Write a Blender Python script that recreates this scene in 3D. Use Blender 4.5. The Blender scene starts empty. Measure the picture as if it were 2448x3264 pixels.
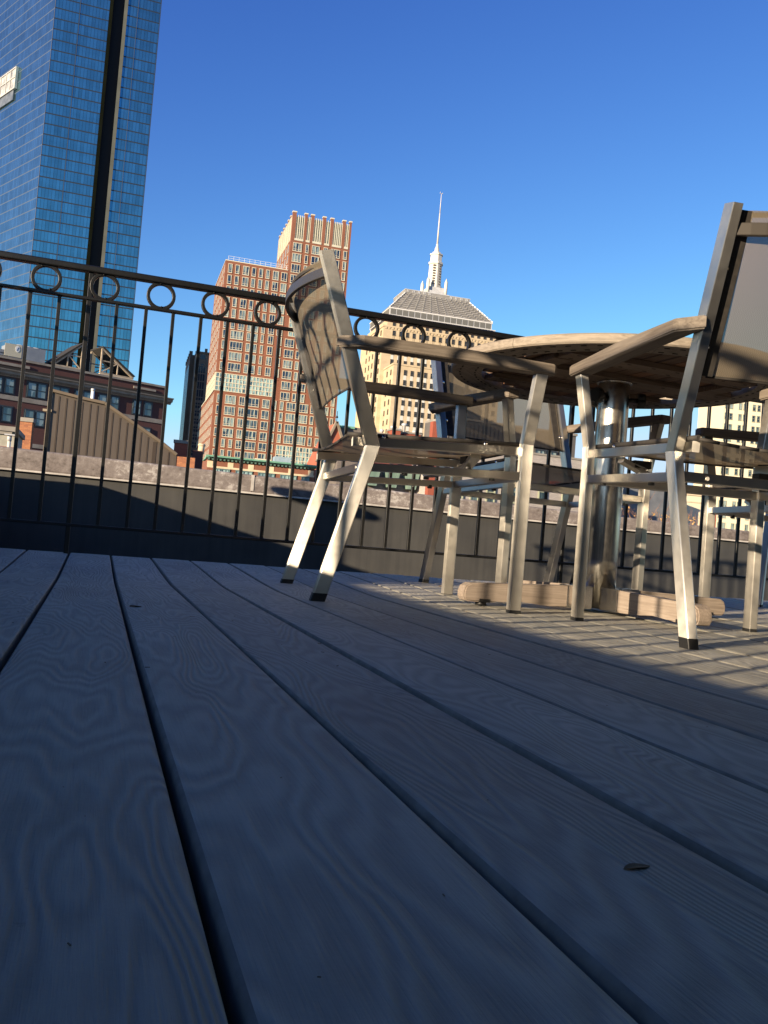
import bpy, bmesh, math, random
import numpy as np
from mathutils import Vector, Matrix
random.seed(7)
R_ = math.radians
D = bpy.data
scene = bpy.context.scene
COL = scene.collection

# ------------------------------------------------------------------ camera
FPX, CX, CY, EYE = 2822.0, 1224.0, 1632.0, 0.165
def _v(px, py): return np.array([px-CX, -(py-CY), -FPX])
_b = _v(309, 1648); _b /= np.linalg.norm(_b)
_c = _v(9302, 2378); _c /= np.linalg.norm(_c)
_u = np.cross(_c, _b); _u /= np.linalg.norm(_u)
if _u[1] < 0: _u = -_u
CAMR = np.array([np.cross(_b, _u), _b, _u])
cam = D.objects.new("camera", D.cameras.new("camera")); COL.objects.link(cam)
m = Matrix.Identity(4)
for i in range(3):
    for j in range(3): m[i][j] = float(CAMR[i][j])
cam.matrix_world = Matrix.Translation((0, 0, EYE)) @ m
cam.data.sensor_fit = 'VERTICAL'; cam.data.sensor_height = 24.0
cam.data.lens = FPX/3264*24.0
cam.data.clip_start = 0.01; cam.data.clip_end = 5000
scene.camera = cam

# ------------------------------------------------------------------ light
SUN_EL, SUN_AZ = 11.45, 30.4       # light travels towards (cos az, sin az)
w = D.worlds.new("World"); scene.world = w; w.use_nodes = True
nt = w.node_tree; nt.nodes.clear()
sky = nt.nodes.new('ShaderNodeTexSky'); sky.sky_type = 'NISHITA'; sky.sun_disc = False
sky.sun_elevation = R_(SUN_EL)
sky.sun_rotation = math.atan2(-math.cos(R_(SUN_AZ)), -math.sin(R_(SUN_AZ)))
sky.air_density = 1.0; sky.dust_density = 0.3; sky.ozone_density = 2.5; sky.altitude = 50
bg = nt.nodes.new('ShaderNodeBackground'); bg.inputs[1].default_value = 0.10
wo = nt.nodes.new('ShaderNodeOutputWorld')
# deepen the clear winter sky: per-channel contrast on the sky's own colour
_k = 0.23
_s1 = nt.nodes.new('ShaderNodeVectorMath'); _s1.operation = 'SCALE'; _s1.inputs['Scale'].default_value = _k
_sp = nt.nodes.new('ShaderNodeSeparateXYZ'); _cb = nt.nodes.new('ShaderNodeCombineXYZ')
_mn = nt.nodes.new('ShaderNodeVectorMath'); _mn.operation = 'MINIMUM'; _mn.inputs[1].default_value = (0.75, 0.90, 1.05)
nt.links.new(sky.outputs[0], _s1.inputs[0]); nt.links.new(_s1.outputs[0], _mn.inputs[0]); nt.links.new(_mn.outputs[0], _sp.inputs[0])
for _i, (_g, _a) in enumerate(((1.63, 1.0), (1.54, 0.98), (1.0, 1.0))):
    _p = nt.nodes.new('ShaderNodeMath'); _p.operation = 'POWER'; _p.inputs[1].default_value = _g
    _q = nt.nodes.new('ShaderNodeMath'); _q.operation = 'MULTIPLY'; _q.inputs[1].default_value = _a/_k
    nt.links.new(_sp.outputs[_i], _p.inputs[0]); nt.links.new(_p.outputs[0], _q.inputs[0]); nt.links.new(_q.outputs[0], _cb.inputs[_i])
nt.links.new(_cb.outputs[0], bg.inputs[0]); nt.links.new(bg.outputs[0], wo.inputs[0])
sl = D.lights.new("sun", 'SUN'); sl.energy = 5.0; sl.angle = R_(0.53); sl.color = (1.0, 0.80, 0.56)
so = D.objects.new("sun", sl); COL.objects.link(so)
sdir = Vector((math.cos(R_(SUN_AZ))*math.cos(R_(SUN_EL)), math.sin(R_(SUN_AZ))*math.cos(R_(SUN_EL)), -math.sin(R_(SUN_EL))))
so.rotation_euler = sdir.to_track_quat('-Z', 'Y').to_euler()
scene.view_settings.view_transform = 'Standard'; scene.view_settings.look = 'None'
scene.view_settings.exposure = 1.2; scene.view_settings.gamma = 1
scene.render.engine = 'CYCLES'

# ------------------------------------------------------------------ materials
def mat(name, color=(0.5, 0.5, 0.5), rough=0.6, metal=0.0, spec=0.5):
    m = D.materials.new(name); m.use_nodes = True
    p = m.node_tree.nodes['Principled BSDF']
    p.inputs['Base Color'].default_value = (*color, 1); p.inputs['Roughness'].default_value = rough
    p.inputs['Metallic'].default_value = metal; p.inputs['Specular IOR Level'].default_value = spec
    return m
class N:
    def __init__(s, m): s.t = m.node_tree; s.p = s.t.nodes['Principled BSDF']
    def n(s, typ, ins=None, **kw):
        o = s.t.nodes.new(typ)
        for k, v in kw.items(): setattr(o, k, v)
        for k, v in (ins or {}).items():
            if hasattr(v, 'is_output') or isinstance(v, bpy.types.NodeSocket): s.t.links.new(v, o.inputs[k])
            else: o.inputs[k].default_value = v
        return o
    def l(s, a, b): s.t.links.new(a, b)
    def coord(s, scale=(1, 1, 1), kind='Object'):
        tc = s.n('ShaderNodeTexCoord'); mp = s.n('ShaderNodeMapping', {'Scale': scale})
        s.l(tc.outputs[kind], mp.inputs[0]); return mp.outputs[0]
    def noise(s, vec, scale=5, detail=4, rough=0.55, dist=0.0):
        return s.n('ShaderNodeTexNoise', {'Vector': vec, 'Scale': scale, 'Detail': detail, 'Roughness': rough, 'Distortion': dist}).outputs['Fac']
    def ramp(s, fac, stops):
        r = s.n('ShaderNodeValToRGB', {'Fac': fac}); e = r.color_ramp.elements
        while len(e) < len(stops): e.new(0.5)
        for k, (pos, c) in enumerate(stops):
            e[k].position = pos; e[k].color = (*c, 1) if len(c) == 3 else c
        return r.outputs[0]
    def m(s, op, a, b=None):
        o = s.t.nodes.new('ShaderNodeMath'); o.operation = op
        for k, v in enumerate((a, b)):
            if v is None: continue
            if isinstance(v, (int, float)): o.inputs[k].default_value = v
            else: s.l(v, o.inputs[k])
        return o.outputs[0]
    def bump(s, h, strength=0.3, dist=0.01):
        b = s.n('ShaderNodeBump', {'Height': h, 'Strength': strength, 'Distance': dist})
        s.l(b.outputs[0], s.p.inputs['Normal']); return b
def speckle(name, c1, c2, scale=6, rough=0.7, bump=0.2, bd=0.01, stretch=(1, 1, 1), metal=0.0, detail=6):
    m = mat(name, c1, rough, metal); n = N(m); v = n.coord(stretch)
    f = n.noise(v, scale, detail, 0.6)
    n.l(n.ramp(f, [(0.35, c1), (0.65, c2)]), n.p.inputs['Base Color'])
    if bump: n.bump(n.noise(v, scale*3, 4), bump, bd)
    return m

def make_steel(name='brushed_steel', aniso=0.0, ro=0.27):
    m = mat(name, (0.58, 0.55, 0.50), 0.3, 1.0); n = N(m); dk = 0.78 if aniso > 0.92 or aniso == 0.7 else 0.95
    v = n.coord((1, 1, 1)); f = n.noise(v, 9, 3, 0.5)
    n.l(n.ramp(f, [(0.3, (0.62*dk, 0.59*dk, 0.53*dk)), (0.7, (0.74*dk, 0.71*dk, 0.65*dk))]), n.p.inputs['Base Color'])
    n.l(n.m('ADD', n.m('MULTIPLY', n.noise(v, 30, 5, 0.7), 0.16), ro), n.p.inputs['Roughness'])
    n.bump(n.noise(n.coord((900, 900, 25)), 1, 2), 0.06, 0.0005)
    if aniso:                                  # brushed lengthwise: the glint spreads sideways
        ge = n.n('ShaderNodeNewGeometry'); cr = n.n('ShaderNodeVectorMath', operation='CROSS_PRODUCT'); n.l(ge.outputs['Normal'], cr.inputs[0])
        at = n.n('ShaderNodeAttribute', attribute_name='brush'); vt = n.n('ShaderNodeVectorTransform', vector_type='VECTOR', convert_from='OBJECT', convert_to='WORLD')
        n.l(at.outputs['Vector'], vt.inputs[0]); ad = n.n('ShaderNodeVectorMath', operation='ADD'); n.l(vt.outputs[0], ad.inputs[0]); ad.inputs[1].default_value = (0.0001, 0, 0.001); n.l(ad.outputs[0], cr.inputs[1])
        n.l(cr.outputs[0], n.p.inputs['Tangent']); n.p.inputs['Anisotropic'].default_value = aniso
    return m
STEEL = make_steel('brushed_steel', 0.9, 0.25)
STEEL_V = make_steel('brushed_steel_post', 0.95, 0.27)
STEEL_C = make_steel('drawn_steel_tube', 0.7, 0.12)
POLISH = mat('polished_steel', (0.62, 0.60, 0.57), 0.13, 1.0)
_n = N(POLISH); _n.bump(_n.noise(_n.coord((2, 2, 0.4)), 14, 2), 0.25, 0.002)
RUBBER = mat('black_rubber', (0.012, 0.012, 0.012), 0.5)
IRON = speckle('black_iron', (0.0035, 0.0036, 0.0036), (0.0065, 0.0065, 0.006), 30, 0.42, 0.25, 0.001)
def make_teak(name, c1, c2, axis=1, sc=1.0):
    m = mat(name, c1, 0.75); n = N(m)
    st = [38.0, 38.0, 38.0]; st[axis] = 1.5
    v = n.coord(tuple(st)); a = n.noise(v, 3.0*sc, 8, 0.65, 0.6)
    big = n.noise(n.coord((1, 1, 1)), 5, 3)
    f = n.m('ADD', n.m('MULTIPLY', a, 0.75), n.m('MULTIPLY', big, 0.25))
    n.l(n.ramp(f, [(0.36, c1), (0.62, c2)]), n.p.inputs['Base Color'])
    n.bump(a, 0.35, 0.002); return m
TEAK_ARM = make_teak('grey_teak', (0.080, 0.064, 0.050), (0.185, 0.155, 0.125), 1)
TEAK_X = make_teak('grey_teak_beam', (0.165, 0.13, 0.102), (0.275, 0.228, 0.188), 0, 1.4)
TEAK_BEAR = make_teak('teak_bearer', (0.075, 0.052, 0.036), (0.19, 0.135, 0.095), 0)
TEAK_RAW = make_teak('raw_teak_underside', (0.055, 0.034, 0.022), (0.155, 0.092, 0.055), 1)
def make_mesh_fabric(name='sling_mesh', tr_=0.12):
    m = mat(name, (0.15, 0.125, 0.09), 0.95, 0, 0.05); n = N(m)
    v = n.coord((1, 1, 1))
    bw = n.n('ShaderNodeTexChecker', {'Vector': v, 'Scale': 420.0})
    n.l(n.ramp(bw.outputs['Fac'], [(0.0, (0.145, 0.122, 0.088)), (1.0, (0.235, 0.20, 0.15))]), n.p.inputs['Base Color'])
    tr = n.n('ShaderNodeBsdfTransparent'); tl = n.n('ShaderNodeBsdfTranslucent', {'Color': (0.30, 0.235, 0.16, 1)})
    mx0 = n.n('ShaderNodeMixShader', {0: 0.35}); n.l(n.p.outputs[0], mx0.inputs[1]); n.l(tl.outputs[0], mx0.inputs[2])
    mx = n.n('ShaderNodeMixShader', {0: tr_}); n.l(mx0.outputs[0], mx.inputs[1]); n.l(tr.outputs[0], mx.inputs[2])
    n.l(mx.outputs[0], n.t.nodes['Material Output'].inputs[0]); return m
FABRIC = make_mesh_fabric()
SEATFAB = make_mesh_fabric('seat_mesh', 0.05)
HEM = speckle('sling_hem', (0.018, 0.016, 0.014), (0.035, 0.030, 0.026), 60, 0.75, 0.2, 0.001)

PITCH, GAP0 = 0.1445, 0.0605
def make_deck():
    m = mat('composite_deck', (0.3, 0.28, 0.25), 0.62); n = N(m)
    tc = n.n('ShaderNodeTexCoord'); sp = n.n('ShaderNodeSeparateXYZ'); n.l(tc.outputs['Object'], sp.inputs[0])
    X, Y = sp.outputs[0], sp.outputs[1]
    idx = n.m('FLOOR', n.m('DIVIDE', n.m('SUBTRACT', X, GAP0), PITCH))
    wn = n.n('ShaderNodeTexWhiteNoise', {'W': idx}, noise_dimensions='1D').outputs['Value']
    cb = n.n('ShaderNodeCombineXYZ'); n.l(n.m('MULTIPLY', X, 9.0), cb.inputs[0])
    n.l(n.m('ADD', n.m('MULTIPLY', Y, 1.5), n.m('MULTIPLY', wn, 40.0)), cb.inputs[1]); n.l(n.m('MULTIPLY', wn, 17.0), cb.inputs[2])
    base = n.noise(cb.outputs[0], 1.0, 2.5, 0.45, 0.35)
    fine0 = n.noise(n.coord((60, 7, 1)), 1.0, 4, 0.65)
    rings = n.m('SINE', n.m('ADD', n.m('MULTIPLY', base, 165.0), n.m('MULTIPLY', fine0, 2.2)))
    ringsn = n.m('ADD', n.m('MULTIPLY', rings, 0.5), 0.5)
    cf = n.n('ShaderNodeCombineXYZ'); n.l(n.m('MULTIPLY', X, 420.0), cf.inputs[0]); n.l(n.m('MULTIPLY', Y, 14.0), cf.inputs[1])
    fine = n.noise(cf.outputs[0], 1.0, 3, 0.6)
    dirt = n.noise(n.coord((1.6, 0.8, 1)), 2.6, 7, 0.62)
    spots = n.noise(n.coord((1, 1.0, 1)), 46, 5, 0.7)
    c0 = n.ramp(dirt, [(0.32, (0.25, 0.24, 0.20)), (0.5, (0.36, 0.345, 0.29)), (0.68, (0.44, 0.42, 0.355))])
    tone = n.m('ADD', 0.86, n.m('MULTIPLY', wn, 0.22))
    g = n.m('ADD', n.m('MULTIPLY', ringsn, 0.24), n.m('ADD', n.m('MULTIPLY', fine, 0.26), 0.62))
    sp2 = n.ramp(spots, [(0.18, (0.45, 0.42, 0.38)), (0.33, (1, 1, 1))])
    k = n.m('MULTIPLY', tone, g)
    mx = n.n('ShaderNodeMix', {}, data_type='RGBA', blend_type='MULTIPLY'); mx.inputs[0].default_value = 1
    n.l(c0, mx.inputs[6]); n.l(sp2, mx.inputs[7])
    vm = n.n('ShaderNodeVectorMath', operation='SCALE'); n.l(mx.outputs[2], vm.inputs[0]); n.l(k, vm.inputs['Scale'])
    n.l(vm.outputs[0], n.p.inputs['Base Color'])
    h = n.m('ADD', n.m('MULTIPLY', ringsn, 0.6), n.m('ADD', n.m('MULTIPLY', fine, 0.7), n.m('MULTIPLY', spots, 0.5)))
    n.bump(h, 0.9, 0.0018)
    n.l(n.m('ADD', 0.5, n.m('MULTIPLY', dirt, 0.25)), n.p.inputs['Roughness'])
    return m
DECK = make_deck()
DARK = mat('dark_void', (0.02, 0.018, 0.016), 0.9)
def make_wall():
    m = mat('dark_membrane', (0.05, 0.046, 0.040), 0.55); n = N(m)
    v = n.coord((1, 1, 1)); a = n.noise(v, 3, 7, 0.6); st = n.noise(n.coord((30, 30, 1.5)), 1, 4)
    f = n.m('ADD', n.m('MULTIPLY', a, 0.6), n.m('MULTIPLY', st, 0.4))
    n.l(n.ramp(f, [(0.35, (0.036, 0.0365, 0.037)), (0.66, (0.066, 0.0655, 0.062))]), n.p.inputs['Base Color'])
    n.bump(n.noise(v, 60, 4), 0.15, 0.001); return m
WALLM = make_wall()
def make_cap():
    m = mat('weathered_cap', (0.3, 0.26, 0.24), 0.75); n = N(m); v = n.coord((1, 1, 1.3))
    a = n.noise(v, 3.2, 10, 0.72, 0.5); b = n.noise(v, 24, 8, 0.78)
    f = n.m('ADD', n.m('MULTIPLY', a, 0.5), n.m('MULTIPLY', b, 0.5))
    n.l(n.ramp(f, [(0.38, (0.065, 0.055, 0.05)), (0.46, (0.155, 0.133, 0.125)), (0.54, (0.215, 0.190, 0.180)), (0.60, (0.42, 0.40, 0.38))]), n.p.inputs['Base Color'])
    n.bump(b, 0.4, 0.003); return m
CAPM = make_cap()
LIP = speckle('galvanised_drip_edge', (0.34, 0.32, 0.30), (0.55, 0.53, 0.50), 12, 0.5, 0.1, 0.002)

def brick_mat(name, c1, c2, mortar, scale, rough=0.85):
    m = mat(name, c1, rough); n = N(m)
    tc = n.n('ShaderNodeTexCoord'); sp = n.n('ShaderNodeSeparateXYZ'); n.l(tc.outputs['Object'], sp.inputs[0])
    cb = n.n('ShaderNodeCombineXYZ'); n.l(n.m('ADD', sp.outputs[0], sp.outputs[1]), cb.inputs[0]); n.l(sp.outputs[2], cb.inputs[1])
    b = n.n('ShaderNodeTexBrick', {'Vector': cb.outputs[0], 'Color1': (*c1, 1), 'Color2': (*c2, 1), 'Mortar': (*mortar, 1), 'Scale': scale, 'Mortar Size': 0.012, 'Brick Width': 0.5, 'Row Height': 0.17})
    nz = n.noise(n.coord((1, 1, 1)), 0.35, 6)
    vm = n.n('ShaderNodeVectorMath', operation='SCALE'); n.l(b.outputs['Color'], vm.inputs[0]); n.l(n.m('ADD', 0.75, n.m('MULTIPLY', nz, 0.5)), vm.inputs['Scale'])
    n.l(vm.outputs[0], n.p.inputs['Base Color']); return m
BRICK_T = brick_mat('tower_brick', (0.195, 0.072, 0.040), (0.165, 0.060, 0.033), (0.19, 0.088, 0.058), 2.0)
BRICK_D = brick_mat('maroon_brick', (0.088, 0.034, 0.030), (0.070, 0.028, 0.025), (0.085, 0.045, 0.04), 4.0)
BRICK_R = brick_mat('red_brick', (0.27, 0.062, 0.034), (0.235, 0.055, 0.03), (0.25, 0.09, 0.055), 3.0)
BRICK_O = brick_mat('old_chimney_brick', (0.36, 0.145, 0.06), (0.25, 0.09, 0.042), (0.13, 0.085, 0.055), 2.6)
CREAM = mat('cream_paint', (0.50, 0.465, 0.36), 0.5)
WHITE = speckle('white_louvre', (0.42, 0.41, 0.32), (0.50, 0.49, 0.40), 0.6, 0.5, 0)
LIMESTONE = speckle('buff_limestone', (0.40, 0.32, 0.205), (0.49, 0.40, 0.27), 0.22, 0.8, 0.1, 0.05, (1, 1, 2.2))
GREYSTONE = speckle('pale_stone_trim', (0.19, 0.175, 0.15), (0.26, 0.24, 0.21), 1.2, 0.8, 0.1, 0.03)
SANDSTONE = speckle('tan_sandstone', (0.50, 0.40, 0.27), (0.60, 0.49, 0.34), 1.0, 0.8, 0)
COPPER = speckle('green_copper', (0.10, 0.27, 0.19), (0.16, 0.34, 0.25), 1.5, 0.6, 0.1, 0.02)
BROWNCLAD = speckle('brown_metal_cladding', (0.066, 0.052, 0.040), (0.082, 0.065, 0.050), 0.8, 0.55, 0.1, 0.01, (4, 4, .5))
BROWNDARK = mat('dark_brown', (0.035, 0.024, 0.016), 0.7)  # even dark brown for seams and panels
SLATE = speckle('slate_roof', (0.10, 0.085, 0.075), (0.17, 0.145, 0.125), 2.5, 0.7, 0.2, 0.03, (1, 1, 6))
LEAD = speckle('grey_metal_roof', (0.20, 0.195, 0.185), (0.27, 0.265, 0.25), 0.5, 0.5, 0.1, 0.05)
GREYMETAL = speckle('galvanised_sheet', (0.36, 0.37, 0.38), (0.46, 0.47, 0.48), 0.8, 0.45, 0)
TRUSSM = speckle('rusty_painted_steel', (0.30, 0.24, 0.165), (0.42, 0.35, 0.26), 2, 0.7, 0.1)
SPIREM = speckle('white_spire_paint', (0.50, 0.47, 0.41), (0.62, 0.59, 0.52), 0.8, 0.4, 0)
CREAMWALL = mat('pale_stucco', (0.58, 0.53, 0.39), 0.8)
def glass_mat(name, c1, c2, curtain, rough=0.08):
    m = mat(name, c1, rough, 0.0, 0.9); n = N(m)
    oi = n.n('ShaderNodeObjectInfo'); 
    v = n.coord((1.3, 1.3, 0.25)); nz = n.noise(v, 0.9, 1)
    f = n.m('FRACT', n.m('ADD', n.m('MULTIPLY', nz, 2.1), n.m('MULTIPLY', oi.outputs['Random'], 3.0)))
    n.l(n.ramp(f, [(0.30, c1), (0.45, c2), (0.80, curtain)]), n.p.inputs['Base Color']); return m
GLASS_B = glass_mat('window_glass', (0.012, 0.022, 0.045), (0.045, 0.07, 0.095), (0.19, 0.25, 0.245))
GLASS_D = glass_mat('dark_window_glass', (0.012, 0.02, 0.03), (0.05, 0.08, 0.09), (0.22, 0.27, 0.26))
GLASS_K = mat('black_window_glass', (0.014, 0.018, 0.022), 0.1)
GLASS_G = glass_mat('band_glass', (0.035, 0.06, 0.08), (0.10, 0.17, 0.19), (0.26, 0.38, 0.37))

def curtain_wall(name, pane, floor, tint, thick, zoff, metal_lines=(0.05, 0.065, 0.085)):
    """mirror glass with a drawn grid of joints: floors in z, panes along object x"""
    m = mat(name, tint, 0.035, 0.92); n = N(m)
    tc = n.n('ShaderNodeTexCoord'); sp = n.n('ShaderNodeSeparateXYZ'); n.l(tc.outputs['Object'], sp.inputs[0])
    x, z = sp.outputs[0], sp.outputs[2]
    fx = n.m('FRACT', n.m('DIVIDE', x, pane)); fz = n.m('FRACT', n.m('DIVIDE', n.m('SUBTRACT', z, zoff), floor))
    lx = n.m('LESS_THAN', fx, 0.13); lz = n.m('LESS_THAN', fz, thick)
    cell = n.n('ShaderNodeCombineXYZ'); n.l(n.m('FLOOR', n.m('DIVIDE', x, pane)), cell.inputs[0]); n.l(n.m('FLOOR', n.m('DIVIDE', n.m('SUBTRACT', z, zoff), floor)), cell.inputs[1])
    wn = n.n('ShaderNodeTexWhiteNoise', {'Vector': cell.outputs[0]}, noise_dimensions='2D').outputs['Value']
    cl = n.noise(n.coord((0.09, 0.09, 0.30)), 1.0, 3, 0.6)
    t = n.m('ADD', n.m('MULTIPLY', wn, 0.30), n.m('ADD', 0.62, n.m('MULTIPLY', cl, 0.45)))
    vm = n.n('ShaderNodeVectorMath', operation='SCALE'); vm.inputs[0].default_value = tint; n.l(t, vm.inputs['Scale'])
    lines = n.m('MAXIMUM', n.m('MULTIPLY', lx, 0.55), lz)
    mx = n.n('ShaderNodeMix', {}, data_type='RGBA'); n.l(lines, mx.inputs[0]); n.l(vm.outputs[0], mx.inputs[6]); mx.inputs[7].default_value = (*metal_lines, 1)
    n.l(mx.outputs[2], n.p.inputs['Base Color'])
    n.l(n.m('SUBTRACT', 0.92, n.m('MULTIPLY', lz, 0.7)), n.p.inputs['Metallic'])
    n.l(n.m('ADD', 0.035, n.m('MULTIPLY', lines, 0.35)), n.p.inputs['Roughness'])
    n.bump(n.m('ADD', n.m('MULTIPLY', wn, 0.15), n.noise(n.coord((0.25, 0.25, 0.35)), 1, 2)), 0.10, 0.05)
    return m

# ------------------------------------------------------------------ mesh helpers
def new_obj(name, bm, m, parent=None, smooth=False):
    me = D.meshes.new(name); bmesh.ops.recalc_face_normals(bm, faces=bm.faces[:]); bm.to_mesh(me); bm.free()
    for x in (m if isinstance(m, (list, tuple)) else [m]): me.materials.append(x)
    if smooth:
        for p in me.polygons: p.use_smooth = True
    o = D.objects.new(name, me); COL.objects.link(o)
    if parent: o.parent = parent
    return o
def thing(name, label, cat, loc=(0, 0, 0), rz=0.0, group=None):
    o = D.objects.new(name, None); COL.objects.link(o); o.empty_display_size = 0.1
    o.location = loc; o.rotation_euler = (0, 0, rz); tag(o, label, cat, group); return o
def tag(o, label, cat, group=None):
    o['label'] = label; o['category'] = cat
    if group: o['group'] = group
def copy_tree(o, parent=None):
    c = o.copy(); COL.objects.link(c); c.parent = parent
    for ch in list(o.children): copy_tree(ch, c)
    return c
def box(bm, x0, x1, y0, y1, z0, z1, mi=0, M=None):
    vs = [bm.verts.new((x, y, z)) for x in (x0, x1) for y in (y0, y1) for z in (z0, z1)]
    if M is not None:
        for v in vs: v.co = M @ v.co
    for q in ((0, 1, 3, 2), (4, 6, 7, 5), (0, 4, 5, 1), (2, 3, 7, 6), (0, 2, 6, 4), (1, 5, 7, 3)):
        f = bm.faces.new([vs[i] for i in q]); f.material_index = mi
    return vs
def prism(bm, pts, d0, d1, axis='y', mi=0):
    """polygon pts extruded along an axis: axis y -> pts=(x,z); axis z -> pts=(x,y); axis x -> pts=(y,z)"""
    def P(a, b, d): return {'y': (a, d, b), 'z': (a, b, d), 'x': (d, a, b)}[axis]
    A = [bm.verts.new(P(a, b, d0)) for a, b in pts]; B = [bm.verts.new(P(a, b, d1)) for a, b in pts]
    fs = [bm.faces.new(A), bm.faces.new(B[::-1])]
    for i in range(len(pts)): fs.append(bm.faces.new([A[i], B[i], B[(i+1) % len(pts)], A[(i+1) % len(pts)]]))
    for f in fs: f.material_index = mi
def section(a, b, r, seg=3):
    pts = []
    for cx, cy, s in ((a/2-r, b/2-r, 0), (-a/2+r, b/2-r, 90), (-a/2+r, -b/2+r, 180), (a/2-r, -b/2+r, 270)):
        for k in range(seg+1):
            t = R_(s+90*k/seg); pts.append((cx+r*math.cos(t), cy+r*math.sin(t)))
    return pts
def sweep(bm, path, side, a, b, r=0.003, seg=3, n0=None, n1=None, mi=0, closed=False):
    """rectangular tube, a along 'side', b across it, mitred at bends"""
    path = [Vector(p) for p in path]; side = Vector(side).normalized(); sec = section(a, b, r, seg); rings = []
    n = len(path)
    for i, p in enumerate(path):
        if closed: din = (p-path[i-1]).normalized(); dout = (path[(i+1) % n]-p).normalized()
        else:
            din = (p-path[i-1]).normalized() if i > 0 else (path[1]-p).normalized()
            dout = (path[i+1]-p).normalized() if i < n-1 else din
        nb = (din+dout).normalized()
        if i == 0 and n0 and not closed: nb = Vector(n0)
        if i == n-1 and n1 and not closed: nb = Vector(n1)
        t = din; s = (side-t*side.dot(t)).normalized(); u = t.cross(s)
        ring = []
        for (x, y) in sec:
            q = p+s*x+u*y; k = (p-q).dot(nb)/t.dot(nb); ring.append(bm.verts.new(q+t*k))
        rings.append(ring)
    m = len(sec)
    lay = bm.faces.layers.float_vector.get('brush') or bm.faces.layers.float_vector.new('brush')
    for i in range(n if closed else n-1):
        A, B = rings[i], rings[(i+1) % n]; ax = (path[(i+1) % n]-path[i]).normalized()
        for j in range(m):
            f = bm.faces.new([A[j], A[(j+1) % m], B[(j+1) % m], B[j]]); f.material_index = mi; f[lay] = ax
    if not closed:
        bm.faces.new(rings[0][::-1]).material_index = mi; bm.faces.new(rings[-1]).material_index = mi
def tube(bm, p0, p1, r, seg=10, r1=None, mi=0):
    p0, p1 = Vector(p0), Vector(p1); d = (p1-p0); q = d.to_track_quat('Z', 'Y').to_matrix()
    r1 = r if r1 is None else r1
    A = [bm.verts.new(p0+q @ Vector((r*math.cos(2*math.pi*k/seg), r*math.sin(2*math.pi*k/seg), 0))) for k in range(seg)]
    B = [bm.verts.new(p1+q @ Vector((r1*math.cos(2*math.pi*k/seg), r1*math.sin(2*math.pi*k/seg), 0))) for k in range(seg)]
    for k in range(seg):
        f = bm.faces.new([A[k], A[(k+1) % seg], B[(k+1) % seg], B[k]]); f.smooth = True; f.material_index = mi
    bm.faces.new(A[::-1]).material_index = mi; bm.faces.new(B).material_index = mi
def lathe(bm, prof, seg=24, c=(0, 0), mi=0):
    rings = [[bm.verts.new((c[0]+r*math.cos(2*math.pi*k/seg), c[1]+r*math.sin(2*math.pi*k/seg), z)) for k in range(seg)] for r, z in prof]
    for A, B in zip(rings, rings[1:]):
        for k in range(seg):
            f = bm.faces.new([A[k], A[(k+1) % seg], B[(k+1) % seg], B[k]]); f.smooth = True; f.material_index = mi
    bm.faces.new(rings[0][::-1]).material_index = mi; bm.faces.new(rings[-1]).material_index = mi

# ------------------------------------------------------------------ the ground and the deck
GROUND = -22.0
bm = bmesh.new(); vs = [bm.verts.new((x, y, GROUND)) for x, y in ((-3000, -3000), (3000, -3000), (3000, 3000), (-3000, 3000))]; bm.faces.new(vs)
o = new_obj('ground', bm, speckle('street_ground', (0.10, 0.10, 0.10), (0.17, 0.165, 0.155), 0.02, 0.9, 0)); o['kind'] = 'structure'

def rise(y):
    if y < 2.42: return 0.0
    t = (y-2.42)/(3.44-2.42); return 0.028*(t*t*(3-2*t)*0.4+0.6*t)
bm = bmesh.new()
ys = [-1.3, 0, 0.15, 0.3, 0.45, 0.6, 0.8, 1.0, 1.2, 1.5, 1.8, 2.1, 2.42, 2.5, 2.6, 2.7, 2.8, 2.9, 3.0, 3.1, 3.2, 3.3, 3.4, 3.425, 3.43]
wd = PITCH-0.0062
for k in range(-8, 34):
    x0 = GAP0+k*PITCH+0.0031; dz = random.uniform(-0.0007, 0.0007); ph = random.uniform(0, 6)
    prof = [(0, -0.028), (0, -0.0034), (0.0008, -0.0013), (0.0024, -0.0003), (0.0060, 0.0)]
    mid = [(wd*f, 0.0003*math.sin(math.pi*f)) for f in (0.25, 0.5, 0.75)]
    full = prof+mid+[(wd-a, b) for a, b in prof[::-1]]
    rings = []
    for iy, y in enumerate(ys):
        drop = 0.0025 if iy == len(ys)-1 else 0.0
        wob = 0.0008*math.sin(y*1.7+ph); wx = 0.0007*math.sin(y*2.3+ph*2)
        rings.append([bm.verts.new((x0+a+wx*(1 if a > wd/2 else -1)*0.6, y, b+rise(y)+dz+wob-drop)) for a, b in full])
    for iy, (A, B) in enumerate(zip(rings, rings[1:])):
        for j in range(len(full)-1):
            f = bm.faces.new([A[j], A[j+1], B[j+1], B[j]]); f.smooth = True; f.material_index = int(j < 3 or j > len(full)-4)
    bm.faces.new(rings[-1]); bm.faces.new(rings[0][::-1])
EDGE_SHADE = speckle('shade_toned_board_edge', (0.15, 0.143, 0.12), (0.23, 0.22, 0.185), 30, 0.85, 0.2, 0.001)  # darker edge colour stands in for shade, cutting sunlit glow at the gaps
deck = new_obj('deck', bm, [DECK, EDGE_SHADE]); deck['kind'] = 'structure'
bm = bmesh.new(); (box(bm, -1.2, 5.0, -1.3, 3.40, -0.20, -0.035), box(bm, -1.2, 9.0, 3.30, 5.55, -0.42, -0.30))
o = new_obj('roof_surface', bm, DARK); o['kind'] = 'structure'
BLOCKER = speckle('slate_blue_blocker', (0.045, 0.052, 0.064), (0.06, 0.068, 0.082), 1.0, 0.6, 0)  # blue-grey picked for its reflection in the steel; covers the added blockers
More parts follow.
